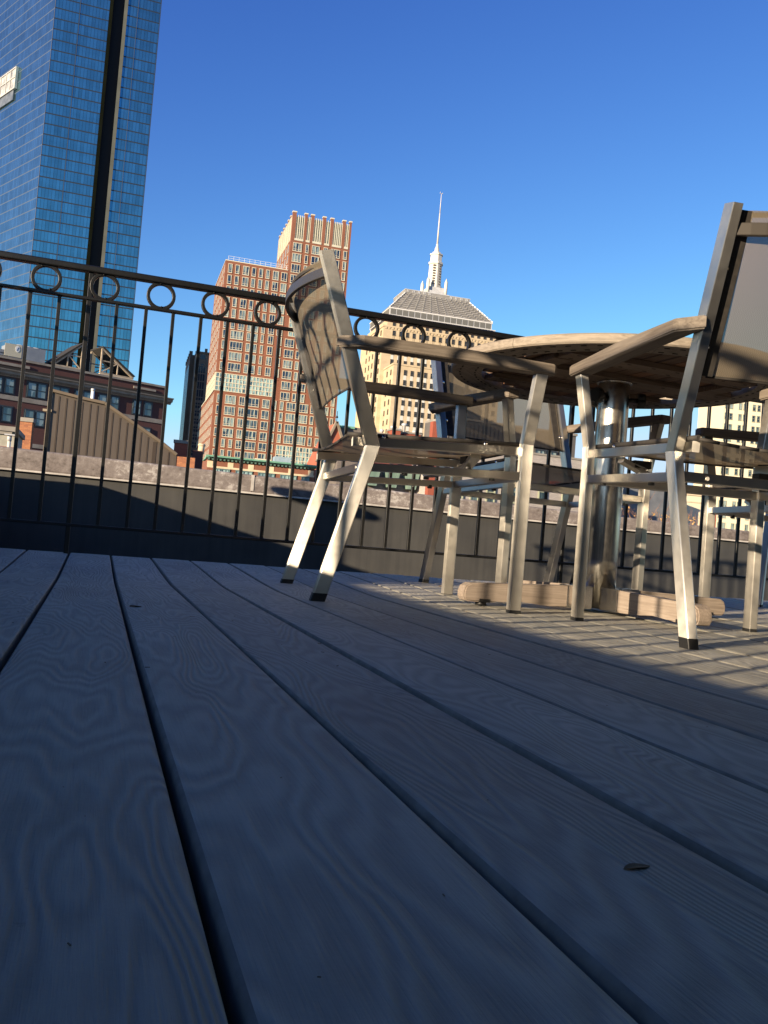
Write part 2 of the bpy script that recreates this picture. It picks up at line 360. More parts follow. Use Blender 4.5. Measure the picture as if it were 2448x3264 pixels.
# the building this roof belongs to (below the deck) and an unseen bulkhead added to block sky light
t = thing('host_building', 'building under the grey roof deck, almost wholly hidden by it', 'building', (0, 0, GROUND))
bm = bmesh.new(); box(bm, -1.2, 9.0, -5.2, 5.88, 0, -GROUND-0.43); new_obj('wall', bm, BRICK_D, t)
bm = bmesh.new(); box(bm, -0.28, 6.2, -4.2, -0.30, -GROUND-0.03, -GROUND+4.6); new_obj('added_sky_blocker', bm, BLOCKER, t)
bm = bmesh.new(); box(bm, -0.36, 6.3, -4.3, -0.40, -GROUND+4.6, -GROUND+4.72); new_obj('added_blocker_roof', bm, LEAD, t)

bm = bmesh.new(); box(bm, -0.70, 6.2, -0.47, 2.1, -GROUND+2.15, -GROUND+2.25); new_obj('added_shade_canopy', bm, BLOCKER, t)  # unseen canopy added over the viewer to darken the near deck

# ------------------------------------------------------------------ parapets
def parapet(name, label, p0, p1, segs, znear, zfar, zlow=(0.311, 0.301), step=None):
    """runs from p0 to p1, face at local y=0 looking to -y; returns root"""
    a = math.atan2(p1[1]-p0[1], p1[0]-p0[0]); L = math.hypot(p1[0]-p0[0], p1[1]-p0[1])
    t = thing(name, label, 'parapet', (p0[0], p0[1], 0), a)
    bm = bmesh.new(); vs = box(bm, 0, L, 0.016, 0.30, -0.42, 0.0)
    for v_ in vs:
        if v_.co.z > -0.1: v_.co.z = (zlow[0] if v_.co.x < 0.1 else zlow[1])+0.004
    new_obj('wall_face', bm, WALLM, t)
    cuts = [0]+[c for c in segs]+[L]
    for c0, c1 in zip(cuts, cuts[1:]):
        def zt(x): 
            if step and c0 >= step[0]-1e-6:
                return 0.54 if x <= step[1] else 0.54-(x-step[1])*0.40
            return znear+(zfar-znear)*x/L
        def zb(x): return zlow[0]+(zlow[1]-zlow[0])*x/L
        bm = bmesh.new(); n = 14; rings = []
        for k in range(n+1):
            x = c0+0.002+(c1-c0-0.004)*k/n; T, B = zt(x), zb(x)
            pr = [(0.004, B), (0.0, B+0.01), (0.0, T-0.014), (0.004, T-0.005), (0.014, T), (0.12, T+0.004), (0.30, T+0.002), (0.37, T-0.006), (0.37, B), (0.2, B-0.001)]
            rings.append([bm.verts.new((x, y+random.uniform(-.0008, .0008), z+(random.uniform(-.0008, .0008) if k not in (0, n) else 0))) for y, z in pr])
        for A, B in zip(rings, rings[1:]):
            for j in range(len(A)): bm.faces.new([A[j], A[(j+1) % len(A)], B[(j+1) % len(A)], B[j]])
        bm.faces.new(rings[0][::-1]); bm.faces.new(rings[-1])
        new_obj('cap_stone', bm, CAPM, t)
    bm = bmesh.new()
    vs = []
    for x in (0, L):
        zbv = zlow[0] if x == 0 else zlow[1]
        vs.append([bm.verts.new((x, y, z)) for y, z in ((-0.010, zbv-0.010), (-0.010, zbv+0.0), (0.02, zbv-0.001), (0.02, zbv-0.009))])
    for j in range(4): bm.faces.new([vs[0][j], vs[0][(j+1) % 4], vs[1][(j+1) % 4], vs[1][j]])
    bm.faces.new(vs[0]); bm.faces.new(vs[1][::-1])
    new_obj('drip_edge', bm, LIP, t)
    return t
pf = parapet('parapet', 'low dark parapet with stained stone cap behind the black railing', (-0.80, 5.5), (8.6, 5.5), [1.70, 4.6, 6.9], 0.528, 0.406, (0.404, 0.362))
bm = bmesh.new(); box(bm, 1.692, 1.710, -0.004, 0.02, 0.405, 0.505); new_obj('joint_flashing', bm, LIP, pf)
pl = parapet('parapet', 'low dark parapet running back along the deck edge beside the viewer', (-0.785, -1.6), (-0.785, 5.49), [3.55, 6.64], 0.392, 0.392, (0.311, 0.311), (3.55, 6.64))

# ------------------------------------------------------------------ railings
def railing(label, p0, p1, off, posts, braces=()):
    a = math.atan2(p1[1]-p0[1], p1[0]-p0[0]); L = math.hypot(p1[0]-p0[0], p1[1]-p0[1])
    t = thing('railing', label, 'railing', (p0[0], p0[1], 0), a)
    bm = bmesh.new(); sweep(bm, [(0, 0, 1.058), (L, 0, 1.058)], (0, 1, 0), 0.038, 0.024, 0.006, 4); new_obj('top_rail', bm, IRON, t)
    bm = bmesh.new(); sweep(bm, [(0, 0, 0.951), (L, 0, 0.951)], (0, 1, 0), 0.024, 0.011, 0.002); new_obj('middle_rail', bm, IRON, t)
    bm = bmesh.new(); sweep(bm, [(0, 0, 0.129), (L, 0, 0.129)], (0, 1, 0), 0.024, 0.011, 0.002); new_obj('bottom_rail', bm, IRON, t)
    bm = bmesh.new(); sweep(bm, [(0, 0, 0.1345), (0, 0, 0.946)], (0, 1, 0), 0.0125, 0.0125, 0.0015)
    for z, s in ((0.1365, 1), (0.944, -1)):          # weld beads
        for k in range(6):
            aa = k*math.pi/3; tube(bm, (0.006*math.cos(aa), 0.006*math.sin(aa), z), (0.0075*math.cos(aa), 0.0075*math.sin(aa), z-s*0.002), 0.0025, 5)
    bal = new_obj('baluster', bm, IRON, t); x = off % 0.1; first = True
    while x < L-0.01:
        if any(abs(x-px) < 0.02 for px in posts): x += 0.1; continue
        b = bal if first else bal.copy()
        if not first: COL.objects.link(b); b.parent = t
        b.location = (x, random.uniform(-.0006, .0006), 0); b.rotation_euler = (random.uniform(-.002, .002), random.uniform(-.003, .003), 0); first = False
        x += 0.1
    bm = bmesh.new(); n = 28; r = 0.0465
    sweep(bm, [(r*math.cos(2*math.pi*k/n), 0, r*math.sin(2*math.pi*k/n)) for k in range(n)], (0, 1, 0), 0.018, 0.0125, 0.002, 2, closed=True)
    for z in (r-0.004, -r+0.004): tube(bm, (-0.001, -0.009, z), (0.001, -0.0105, z), 0.004, 6)
    ring = new_obj('ring', bm, IRON, t); x = (off+0.05) % 0.2; first = True
    while x < L-0.05:
        b = ring if first else ring.copy()
        if not first: COL.objects.link(b); b.parent = t
        b.location = (x, 0, 1.0013); b.rotation_euler = (0, random.uniform(-.4, .4), random.uniform(-.03, .03)); first = False
        x += 0.2
    for px in posts:
        bm = bmesh.new(); sweep(bm, [(px, 0.004, -0.02), (px, 0.004, 1.046)], (0, 1, 0), 0.020, 0.0162, 0.002); new_obj('post', bm, IRON, t)
    for px in braces:
        bm = bmesh.new(); sweep(bm, [(px, 0.014, 0.52), (px+0.0, 0.36, -0.28)], (0, 1, 0), 0.012, 0.012, 0.002); new_obj('brace', bm, IRON, t)
    return t
railing('black iron railing of plain balusters and rings behind the table', (-0.72, 3.38), (4.9, 3.38), 0.025, [0.625, 2.625, 4.425], [2.81])
# off frame on the left: it throws the striped and ringed shadows over deck and chairs
railing('black iron railing running back along the deck edge beside the viewer', (-0.72, -1.6), (-0.72, 3.38), 0.08, [0.48, 2.48, 4.48])
# roof vent beyond the side railing (its hat throws the lens-shaped shadow on the cap)
v = thing('roof_vent', 'mushroom roof vent beyond the side railing', 'vent', (-0.86, 4.19, -0.3))
bm = bmesh.new(); lathe(bm, [(0.07, 0), (0.07, 1.16)], 16); new_obj('pipe', bm, GREYMETAL, v)
bm = bmesh.new(); lathe(bm, [(0.05, 1.1601), (0.182, 1.185), (0.185, 1.20), (0.06, 1.245), (0.01, 1.25)], 24); new_obj('hat', bm, GREYMETAL, v)
bm = bmesh.new(); lathe(bm, [(0.12, 0), (0.12, 0.1), (0.08, 0.11), (0.08, 0.2)], 16); new_obj('base', bm, GREYMETAL, v)

# ------------------------------------------------------------------ chair
DARKSTEEL = mat('dark_steel_rail', (0.11, 0.10, 0.09), 0.38, 0.7)
def build_chair(label):
    """origin between the rear feet, +y forward, x to the side"""
    t = thing('patio_chair', label, 'chair', (0, 0, 0), 0, 'steel and teak armchairs round the table')
    T = 0.2775
    for s in (-1, 1):
        # rear post: leg and back upright in one bent tube
        bm = bmesh.new()
        sweep(bm, [(s*T, 0.004, 0.020), (s*T, 0.108, 0.402), (s*T, -0.052, 0.880)], (1, 0, 0), 0.025, 0.035, 0.003, 3, n0=(0, 0, 1), n1=(0, -0.25, 1))
        rp = new_obj('rear_leg', bm, STEEL_V, t)
        bm = bmesh.new(); sweep(bm, [(s*T, -0.002, 0.0), (s*T, 0.004, 0.0205)], (1, 0, 0), 0.0265, 0.036, 0.003, 3, n0=(0, 0, 1), n1=(0, 0, 1)); new_obj('foot_cap', bm, RUBBER, rp)
        for z in (0.765, 0.615):
            bm = bmesh.new()
            y = 0.108-0.160*(z-0.402)/0.478
            tube(bm, (s*(T-0.012), y+0.004, z), (s*(T-0.022), y+0.004, z), 0.008, 12); tube(bm, (s*(T-0.022), y+0.004, z), (s*(T-0.026), y+0.004, z), 0.008, 12, 0.004)
            new_obj('screw', bm, POLISH, rp)
        # front leg, cranked outwards above the seat
        bm = bmesh.new()
        sweep(bm, [(s*T, 0.528, 0.008), (s*T, 0.530, 0.450), (s*(T+0.034), 0.540, 0.6335)], (1, 0, 0), 0.025, 0.033, 0.003, 3, n0=(0, 0, 1), n1=(0, 0, 1))
        fl = new_obj('front_leg', bm, STEEL_V, t)
        bm = bmesh.new(); sweep(bm, [(s*T, 0.528, 0.0), (s*T, 0.528, 0.0085)], (1, 0, 0), 0.0262, 0.034, 0.003, 3); new_obj('foot_cap', bm, RUBBER, fl)
        # armrest
        bm = bmesh.new(); a0, a1 = T+0.0135, T+0.060
        pts = [(s*a0, -0.004), (s*(a0+0.004), -0.008), (s*(a1-0.003), 0.044), (s*a1, 0.052), (s*(a1+0.002), 0.30), (s*a1, 0.568), (s*(a1-0.006), 0.576), (s*(a0+0.004), 0.576), (s*(a0-0.002), 0.570), (s*(a0-0.002), 0.30)]
        if s < 0: pts = pts[::-1]
        prism(bm, pts, 0.634, 0.662, 'z')
        es = [e for e in bm.edges if abs(e.verts[0].co.z-e.verts[1].co.z) < 1e-6]
        bmesh.ops.bevel(bm, geom=es, offset=0.0035, segments=2, affect='EDGES')
        # slight crown and fall towards the front
        for vv in bm.verts: vv.co.z += 0.006*(1-vv.co.y/0.55) + 0.004*math.sin(vv.co.y/0.57*math.pi)
        new_obj('armrest', bm, TEAK_ARM, t)
        # seat side rail and low side stretcher
        bm = bmesh.new(); sweep(bm, [(s*(T-0.024), 0.060, 0.411), (s*(T-0.020), 0.515, 0.432)], (1, 0, 0), 0.020, 0.023, 0.002); 
        tube(bm, (s*(T-0.02), 0.505, 0.4315), (s*(T-0.015), 0.513, 0.4315), 0.006, 8)
        new_obj('seat_rail', bm, STEEL, t)
        bm = bmesh.new(); sweep(bm, [(s*T, 0.112, 0.348), (s*T, 0.513, 0.3640)], (1, 0, 0), 0.018, 0.021, 0.002); new_obj('stretcher', bm, STEEL, t)
    bm = bmesh.new(); sweep(bm, [(-T+0.0126, 0.096, 0.350), (T-0.0126, 0.096, 0.350)], (0, 1, 0), 0.018, 0.022, 0.002)
    for x in (-0.2, 0.2): tube(bm, (x, 0.087, 0.350), (x, 0.0855, 0.350), 0.0045, 10)
    new_obj('stretcher', bm, STEEL, t)
    bm = bmesh.new(); sweep(bm, [(-T+0.0126, 0.528, 0.365), (T-0.0126, 0.528, 0.365)], (0, 1, 0), 0.018, 0.022, 0.002); new_obj('stretcher', bm, STEEL, t)
    # cross brace under the seat with black glides
    bm = bmesh.new(); sweep(bm, [(-T+0.03, 0.40, 0.408), (-0.17, 0.40, 0.378), (0.17, 0.40, 0.378), (T-0.03, 0.40, 0.408)], (0, 1, 0), 0.03, 0.012, 0.002); cb = new_obj('cross_brace', bm, STEEL, t)
    for x in (-0.19, 0.19):
        bm = bmesh.new(); box(bm, x-0.025, x+0.025, 0.385, 0.415, 0.392, 0.410); tube(bm, (x, 0.40, 0.366), (x, 0.40, 0.393), 0.009, 10); new_obj('glide', bm, RUBBER, cb)
    for x in (-T+0.003, T-0.003):
        for y in (0.20, 0.44): bm = bmesh.new(); tube(bm, (x, y, 0.327+0.04*y), (x, y, 0.338+0.04*y), 0.008, 8); new_obj('glide', bm, RUBBER, t)
    # seat sling: side rods above the rails, cloth sagging between
    bm = bmesh.new(); nx, ny = 14, 12; g = []
    for j in range(ny+1):
        v_ = j/ny; y = 0.045+v_*0.490; row = []
        for i in range(nx+1):
            u = -1+2*i/nx; zz = 0.4285+0.023*v_-0.024*(1-u*u)*math.sin(math.pi*min(1, 0.15+v_*0.8))
            if j == ny: zz -= 0.010
            if j == 0: zz -= 0.003
            row.append(bm.verts.new((u*0.257, y+(0.004*math.sin(7*u) if j in (0, ny) else 0), zz)))
        g.append(row)
    for j in range(ny):
        for i in range(nx): bm.faces.new([g[j][i], g[j][i+1], g[j+1][i+1], g[j+1][i]]).smooth = True
    st = new_obj('seat_sling', bm, SEATFAB, t)
    bm = bmesh.new()
    for s in (-1, 1): tube(bm, (s*0.258, 0.045, 0.4285), (s*0.258, 0.535, 0.4515), 0.0055, 10)
    for v_, y in ((0, 0.045), (1, 0.535)):
        P = [(-1+2*k/10) for k in range(11)]
        for a, b in zip(P, P[1:]):
            f = lambda u: (u*0.257, y, 0.4285+0.023*v_-0.024*(1-u*u)*math.sin(math.pi*min(1, 0.15+v_*0.8))-(0.010 if v_ else 0.003))
            tube(bm, f(a), f(b), 0.004, 6)
    new_obj('hem', bm, HEM, st)
    for s in (-1, 1):
        for y in (0.14, 0.42): bm = bmesh.new(); tube(bm, (s*0.2585, y, 0.418+0.044*y), (s*0.2585, y, 0.428+0.044*y), 0.007, 8); new_obj('screw', bm, POLISH, st)
    # back sling, bowed backwards, and its curved top rail
    bm = bmesh.new(); nx, ny = 16, 12; g = []
    py = lambda z: 0.108-0.160*(z-0.402)/0.478
    for j in range(ny+1):
        z = 0.560+j/ny*0.312; row = []
        for i in range(nx+1):
            u = -1+2*i/nx; row.append(bm.verts.new((u*0.258, py(z)+0.006-(0.010+0.042*(j/ny)**1.3)*(1-u*u), z)))
        g.append(row)
    for j in range(ny):
        for i in range(nx): bm.faces.new([g[j][i], g[j][i+1], g[j+1][i+1], g[j+1][i]]).smooth = True
    bs = new_obj('back_sling', bm, FABRIC, t)
    bm = bmesh.new()
    for s in (-1, 1):
        sweep(bm, [(s*0.246, py(0.56)+0.001, 0.56), (s*0.246, py(0.872)+0.001, 0.872)], (1, 0, 0), 0.036, 0.009, 0.002)
    for z, hh in ((0.560, 0.006), (0.866, 0.010)):
        pts = [(u*0.24, py(z)+0.006-(0.052 if z > 0.7 else 0.010)*(1-u*u), z) for u in [(-1+2*k/12) for k in range(13)]]
        sweep(bm, pts, (0, 0, 1), hh, 0.004, 0.001, 2)
    new_obj('hem', bm, HEM, bs)
    bm = bmesh.new(); z = 0.833
    pts = [(u*(T-0.0126), py(z)-0.006-0.058*(1-u*u), z) for u in [(-1+2*k/18) for k in range(19)]]
    sweep(bm, pts, (0, 0, 1), 0.026, 0.011, 0.002, 2); new_obj('top_rail', bm, DARKSTEEL, t)
    return t
chA = build_chair('brushed steel armchair left of the table, turned side-on with its mesh back to the city')
places = [
    (chA, None, (0.559, 2.44), -3.5),
    (None, 'nearest steel armchair, its back rising at the right edge of the picture', (1.387, 1.465), 84),
    (None, 'steel armchair beyond the table facing the viewer, seen under the tabletop', (1.452, 3.135), 277),
    (None, 'steel armchair right of the table, mostly hidden behind the nearest chair', (2.565, 2.31), 173),
    (None, 'far corner steel armchair beyond the others, only its leg showing at the right edge', (2.80, 2.79), 40),
]
for o, lab, (x, y), h in places:
    c = o or copy_tree(chA)
    if lab: c['label'] = lab
    c.location = (x, y, rise(y)*0.6); c.rotation_euler = (0, 0, R_(h-90))
    if h == 84: c.scale = (0.90, 1, 1)
c.pass_index = 0

# ------------------------------------------------------------------ table
TX, TY = 1.48, 2.38
t = thing('round_table', 'round weathered teak table on a steel column with crossed wooden feet', 'table', (TX, TY, 0), R_(3))
RT = 0.506
# rim: eight curved segments, each with the grain along its own length
TEAK_Y = make_teak('grey_teak_rim', (0.15, 0.125, 0.10), (0.285, 0.245, 0.20), 1, 1.4)
for k in range(8):
    bm = bmesh.new(); n = 12; A = []
    a0 = -math.pi/8+0.0012; a1 = math.pi/8-0.0012
    prof = [(RT-0.095, 0.711), (RT-0.004, 0.711), (RT, 0.715), (RT+0.0008, 0.724), (RT, 0.734), (RT-0.004, 0.738), (RT-0.095, 0.738)]
    for i in range(n+1):
        a = a0+(a1-a0)*i/n; A.append([bm.verts.new((r*math.cos(a), r*math.sin(a), z)) for r, z in prof])
    for P, Q in zip(A, A[1:]):
        for j in range(len(prof)): bm.faces.new([P[j], P[(j+1) % 7], Q[(j+1) % 7], Q[j]])
    bm.faces.new(A[0][::-1]); bm.faces.new(A[-1])
    for i in range(9):                                   # dowel slots on the underside
        a = a0+(a1-a0)*(i+0.5)/9
        M = Matrix.Rotation(a, 4, 'Z')
        for rr in (RT-0.075, RT-0.028): box(bm, rr-0.002, rr+0.002, -0.007, 0.007, 0.7095, 0.7115, 1, M=M)
    o = new_obj('rim', bm, [TEAK_Y, DARK], t); o.rotation_euler = (0, 0, 2*math.pi*k/8)
ri = RT-0.097
TEAK_OR = make_teak('orange_teak_underside', (0.10, 0.048, 0.022), (0.22, 0.105, 0.05), 1)
x = -ri+0.004; w_ = 0.052; k = 0
while x < ri-0.01:
    x1 = min(x+w_, ri-0.004); h0 = math.sqrt(max(0, ri*ri-max(abs(x), abs(x1))**2)); k += 1
    if h0 > 0.03:
        bm = bmesh.new(); box(bm, x, x1-0.006, -h0, h0, 0.724, 0.7365); new_obj('slat', bm, TEAK_OR if k % 4 == 1 else TEAK_RAW, t)
    x = x1
for y, hw in ((-0.22, 0.035), (0.0, 0.055), (0.22, 0.035)):
    bm = bmesh.new(); hh = math.sqrt(ri*ri-(abs(y)+hw)**2)
    box(bm, -hh, hh, y-hw, y+hw, 0.708, 0.7225); o = new_obj('bearer', bm, TEAK_BEAR, t)
    bm = bmesh.new()
    for q in range(8):
        for yy in (-hw*0.6, hw*0.6): x = -hh*0.9+q*hh*0.257; box(bm, x-0.006, x+0.006, y+yy-0.002, y+yy+0.002, 0.7072, 0.7085)
    d_ = new_obj('dowel_slot', bm, DARK, o); d_['kind'] = 'stuff'
for x in (-0.30, 0.30):
    bm = bmesh.new(); hh = math.sqrt(ri*ri-(0.33)**2); box(bm, x-0.03, x+0.03, -0.18, -0.06, 0.7065, 0.7215); new_obj('bearer', bm, TEAK_BEAR, t)
# column: fat outer tube, slim umbrella sleeve, plate
bm = bmesh.new(); lathe(bm, [(0.048, 0.012), (0.048, 0.16), (0.0483, 0.165), (0.0478, 0.70), (0.0478, 0.7055)], 48)
lay = bm.faces.layers.float_vector.new('brush')
for f in bm.faces: f[lay] = (0, 0, 1)
new_obj('column', bm, STEEL_C, t)
bm = bmesh.new(); lathe(bm, [(0.054, 0.7025), (0.054, 0.7075)], 24); new_obj('top_plate', bm, POLISH, t)
for a in (200, 330, 80):
    c_, s_ = math.cos(R_(a)), math.sin(R_(a)); bm = bmesh.new()
    tube(bm, (0.045*c_, 0.045*s_, 0.655), (0.075*c_, 0.075*s_, 0.655), 0.007, 10)
    n = 5
    for k in range(n):
        aa = 2*math.pi*k/n; q = Vector((-s_*math.cos(aa), c_*math.cos(aa), math.sin(aa)))*0.012
        tube(bm, Vector((0.072*c_, 0.072*s_, 0.655))+q, Vector((0.094*c_, 0.094*s_, 0.655))+q, 0.011, 10)
    tube(bm, (0.072*c_, 0.072*s_, 0.655), (0.096*c_, 0.096*s_, 0.655), 0.016, 12)
    new_obj('knob', bm, RUBBER, t)
for k in range(4):
    a = math.pi/2*k; M = Matrix.Rotation(a, 4, 'Z')
    bm = bmesh.new(); box(bm, 0.040, 0.130, -0.0275, 0.0275, 0.008, 0.0765, M=M)
    bmesh.ops.bevel(bm, geom=bm.edges[:], offset=0.003, segments=2, affect='EDGES'); new_obj('bracket', bm, POLISH, t)
    bm = bmesh.new()
    pts = [(0.125, 0.010), (0.20, 0.010), (0.30, 0.018), (0.36, 0.018), (0.39, 0.011), (0.475, 0.011), (0.484, 0.014), (0.490, 0.024), (0.490, 0.040), (0.484, 0.055), (0.468, 0.064), (0.30, 0.069), (0.125, 0.074)]
    prism(bm, pts, -0.0235, 0.0235, 'y')
    bmesh.ops.bevel(bm, geom=[e for e in bm.edges if abs(e.verts[0].co.y-e.verts[1].co.y) < 1e-6], offset=0.004, segments=2, affect='EDGES')
    f = new_obj('foot_beam', bm, TEAK_X, t); f.rotation_euler = (0, 0, a); f.scale = (0.96, 1, 1)
    bm = bmesh.new(); tube(bm, (0.42, 0, 0.0), (0.42, 0, 0.0125), 0.017, 14); box(bm, 0.402, 0.438, -0.0245, 0.0245, 0.0102, 0.020); new_obj('leveller', bm, RUBBER, f)

# ------------------------------------------------------------------ litter on the deck
LEAF = speckle('dead_leaf', (0.09, 0.055, 0.025), (0.17, 0.11, 0.05), 80, 0.8, 0.3, 0.001)
def leaf(label, x, y, s, a, kind=0):
    bm = bmesh.new(); n = 9; rows = []
    for i in range(n):
        t_ = i/(n-1); w0 = (math.sin(math.pi*t_)**0.7)*(0.16 if kind == 0 else 0.4)
        rows.append([bm.verts.new(((t_-0.5), u*w0, 0.05*math.sin(t_*5)+0.14*abs(u)*w0*3+0.03)) for u in (-1, -0.4, 0, 0.4, 1)])
    for A, B in zip(rows, rows[1:]):
        for j in range(4):
            try: bm.faces.new([A[j], A[j+1], B[j+1], B[j]])
            except ValueError: pass
    o = new_obj('leaf', bm, LEAF); o.scale = (s, s, s*0.45); o.location = (x, y, rise(y)+0.0006); o.rotation_euler = (0, 0, R_(a)); 
    md = o.modifiers.new('t', 'SOLIDIFY'); md.thickness = 0.03
    tag(o, label, 'leaf', 'dry leaf litter on the deck'); return o
def deckpt(px, py):
    r = CAMR @ _v(px, py); k = -EYE/r[2]; return r[0]*k, r[1]*k
x, y = deckpt(2030, 2768); leaf('longest dry seed pod lying on the dark boards at lower right', x, y, 0.020, 12)
x, y = deckpt(1905, 2417); leaf('small curled scrap of dry leaf on the middle right boards', x, y, 0.012, 40)
x, y = deckpt(2200, 2533); leaf('thin curled twig-like leaf near the right edge of the deck', x, y, 0.012, -10)
x, y = deckpt(432, 1935); leaf('pale scrap of leaf on the third board from the left', x, y, 0.026, 30, 1)
x, y = deckpt(1410, 1884); leaf('dark crumpled leaf beside the front leg of the left chair', x, y, 0.035, 10, 1)
x, y = deckpt(612, 1967); leaf('tiny dark crumb of leaf on the fourth board', x, y, 0.012, 70, 1)
x, y = deckpt(178, 1776); leaf('dark sliver of leaf near the parapet at far left', x, y, 0.022, 15)
bm = bmesh.new()
for k in range(420):
    x = random.uniform(-0.3, 2.6); y = random.uniform(0.3, 3.35)
    s = random.uniform(0.0004, 0.0013)*(0.45 if y < 0.9 else 1); a = random.uniform(0, 6.3); L_ = random.uniform(1, 5)
    M = Matrix.Translation((x, y, rise(y)+0.001)) @ Matrix.Rotation(a, 4, 'Z') @ Matrix.Diagonal((s*L_, s, s*0.5, 1))
    box(bm, -0.5, 0.5, -0.5, 0.5, -0.3, 0.8, M=M)
o = new_obj('debris', bm, LEAF); o['kind'] = 'stuff'; tag(o, 'fine specks of dirt and leaf crumbs scattered on the deck boards', 'debris')

# ------------------------------------------------------------------ the city
def zz(ox, oy, s): return lambda x, y: (ox+x/s, oy+y/s)
class Fac:
    """vertical plane at distance dist in the direction of a sighted corner"""
    def __init__(s, p, dist, ang):
        r = CAMR @ _v(*p); k = dist/math.hypot(r[0], r[1]); s.o = np.array([r[0]*k, r[1]*k]); s.a = R_(ang)
        s.d = np.array([math.cos(s.a), math.sin(s.a)]); s.n = np.array([-s.d[1], s.d[0]])
    def uz(s, p):
        r = CAMR @ _v(*p); t = (s.n @ s.o)/(s.n @ r[:2]); q = r*t; return float(s.d @ (q[:2]-s.o)), float(q[2]+EYE)
    def root(s, name, label, cat, group=None):
        t = thing(name, label, cat, (s.o[0], s.o[1], GROUND), s.a, group); return t
G = -GROUND           # z in root-local = world z + G
def part(name, root, m, fn):
    bm = bmesh.new(); fn(bm)
    for v in bm.verts: v.co.z += G
    return new_obj(name, bm, m, root)

WIN = {}
def win_mesh(w, h, cols, frame, glass, fw=0.10, transom=0.22, rails=0, flat=False):
    k = (round(w, 2), round(h, 2), cols, frame.name, glass.name, rails, transom, flat)
    if k in WIN: return WIN[k]
    bm = bmesh.new(); box(bm, 0, w, -0.02, 0.05, -h, 0, 1)
    box(bm, -0.02, fw, -0.14, 0.0, -h, 0, 0); box(bm, w-fw, w+0.02, -0.14, 0.0, -h, 0, 0)
    box(bm, -0.06, w+0.06, -0.18, 0.0, -h-0.14, -h+fw*0.5, 0); box(bm, -0.05, w+0.05, -0.15, 0.0, -fw, 0.06, 0)
    for c in range(1, cols): box(bm, w*c/cols-fw*0.45, w*c/cols+fw*0.45, -0.11, 0.0, -h, 0, 0)
    if transom: box(bm, 0, w, -0.10, 0.0, -h*(1-transom)-0.0, -h*(1-transom)+fw*0.8, 0)
    for r in range(rails): z = -h*(r+1)/(rails+1); box(bm, 0, w, -0.09, 0.0, z-0.05, z+0.05, 0)
    if flat:
        for v in bm.verts:
            if v.co.y < 0: v.co.y *= 0.3
    bmesh.ops.recalc_face_normals(bm, faces=bm.faces[:])
    me = D.meshes.new('window'); bm.to_mesh(me); bm.free(); me.materials.append(frame); me.materials.append(glass); WIN[k] = me; return me
def place_windows(root, items, cap=100):
    """items: (mesh, (x,y,z) world-height, rz, size); the cap largest become parts, the others one stuff part"""
    items = sorted(items, key=lambda i: -i[3]); rest = items[cap:]
    for me, p, rz, s in items[:cap]:
        o = D.objects.new('window', me); COL.objects.link(o); o.parent = root; o.location = (p[0], p[1], p[2]+G); o.rotation_euler = (0, 0, rz)
    if rest:
        bm = bmesh.new(); mats = []
        for me, p, rz, s in rest:
            tmp = bmesh.new(); tmp.from_mesh(me); M = Matrix.Translation((p[0], p[1], p[2]+G)) @ Matrix.Rotation(rz, 4, 'Z'); tmp.transform(M)
            base = []
            for mm in me.materials:
                if mm not in mats: mats.append(mm)
                base.append(mats.index(mm))
            vm = {v: bm.verts.new(v.co) for v in tmp.verts}
            for f in tmp.faces: bm.faces.new([vm[v] for v in f.verts]).material_index = base[f.material_index]
            tmp.free()
        o = new_obj('window', bm, mats, root); o['kind'] = 'stuff'

# --- mirror-glass skyscraper
f = Fac((106.1, 761.2), 300, 1.0)
t = f.root('glass_skyscraper', 'towering blue mirror-glass skyscraper with a dark vertical notch at the left', 'skyscraper')
TOP = 225.0
CW = curtain_wall('mirror_glass_front', 1.02, 3.4, (0.115, 0.325, 0.40), 0.12, 0.35+G, (0.018, 0.028, 0.042))
CW2 = curtain_wall('mirror_glass_side', 1.35, 3.4, (0.21, 0.39, 0.47), 0.10, 0.35+G, (0.075, 0.10, 0.135))
part('glass_facade', t, CW, lambda bm: box(bm, 0, 16.2, 0, 10, GROUND, TOP))
part('glass_facade', t, CW, lambda bm: box(bm, 21.8, 32.0, 0, 10, GROUND, TOP))
# left face sheared: a slab in its own direction, built as child with its own axes
ang2 = R_(-61.8-1.0)
def leftface(bm): box(bm, -95, -0.02, 0.02, 8, GROUND, TOP)
bm = bmesh.new(); leftface(bm)
for v in bm.verts: v.co.z += G
lf = new_obj('glass_facade', bm, CW2, t); lf.rotation_euler = (0, 0, ang2)
def corefn(bm):
    d = (math.cos(ang2), math.sin(ang2))
    prism(bm, [(0.6, 9.9), (31.9, 9.9), (31.9-d[0]*80, 9.9-d[1]*80), (0.6-d[0]*80, 9.9-d[1]*80)], GROUND, TOP-1, 'z')
part('core', t, DARK, corefn)
NOTCH = mat('black_glass', (0.004, 0.004, 0.006), 0.5, 0, 0.2)
part('notch', t, NOTCH, lambda bm: box(bm, 16.25, 20.9, 3.2, 3.4, GROUND, TOP))
part('notch_edge', t, curtain_wall('dull_green_return', 9.0, 3.4, (0.022, 0.030, 0.022), 0.06, 0.35+G, (0.004, 0.004, 0.004)), lambda bm: prism(bm, [(16.22, 0.02), (17.25, 1.4), (17.25, 3.3), (16.22, 3.3)], GROUND, TOP, 'z'))
part('pier', t, speckle('grey_pier', (0.055, 0.062, 0.052), (0.08, 0.088, 0.075), 0.2, 0.8, 0), lambda bm: box(bm, 20.7, 21.78, -0.5, 6, GROUND, TOP))
for u in (7.42, 25.0): part('mullion', t, mat('dark_mullion', (0.035, 0.05, 0.07), 0.4), lambda bm, u=u: box(bm, u-0.10, u+0.10, -0.16, 0, GROUND, TOP))
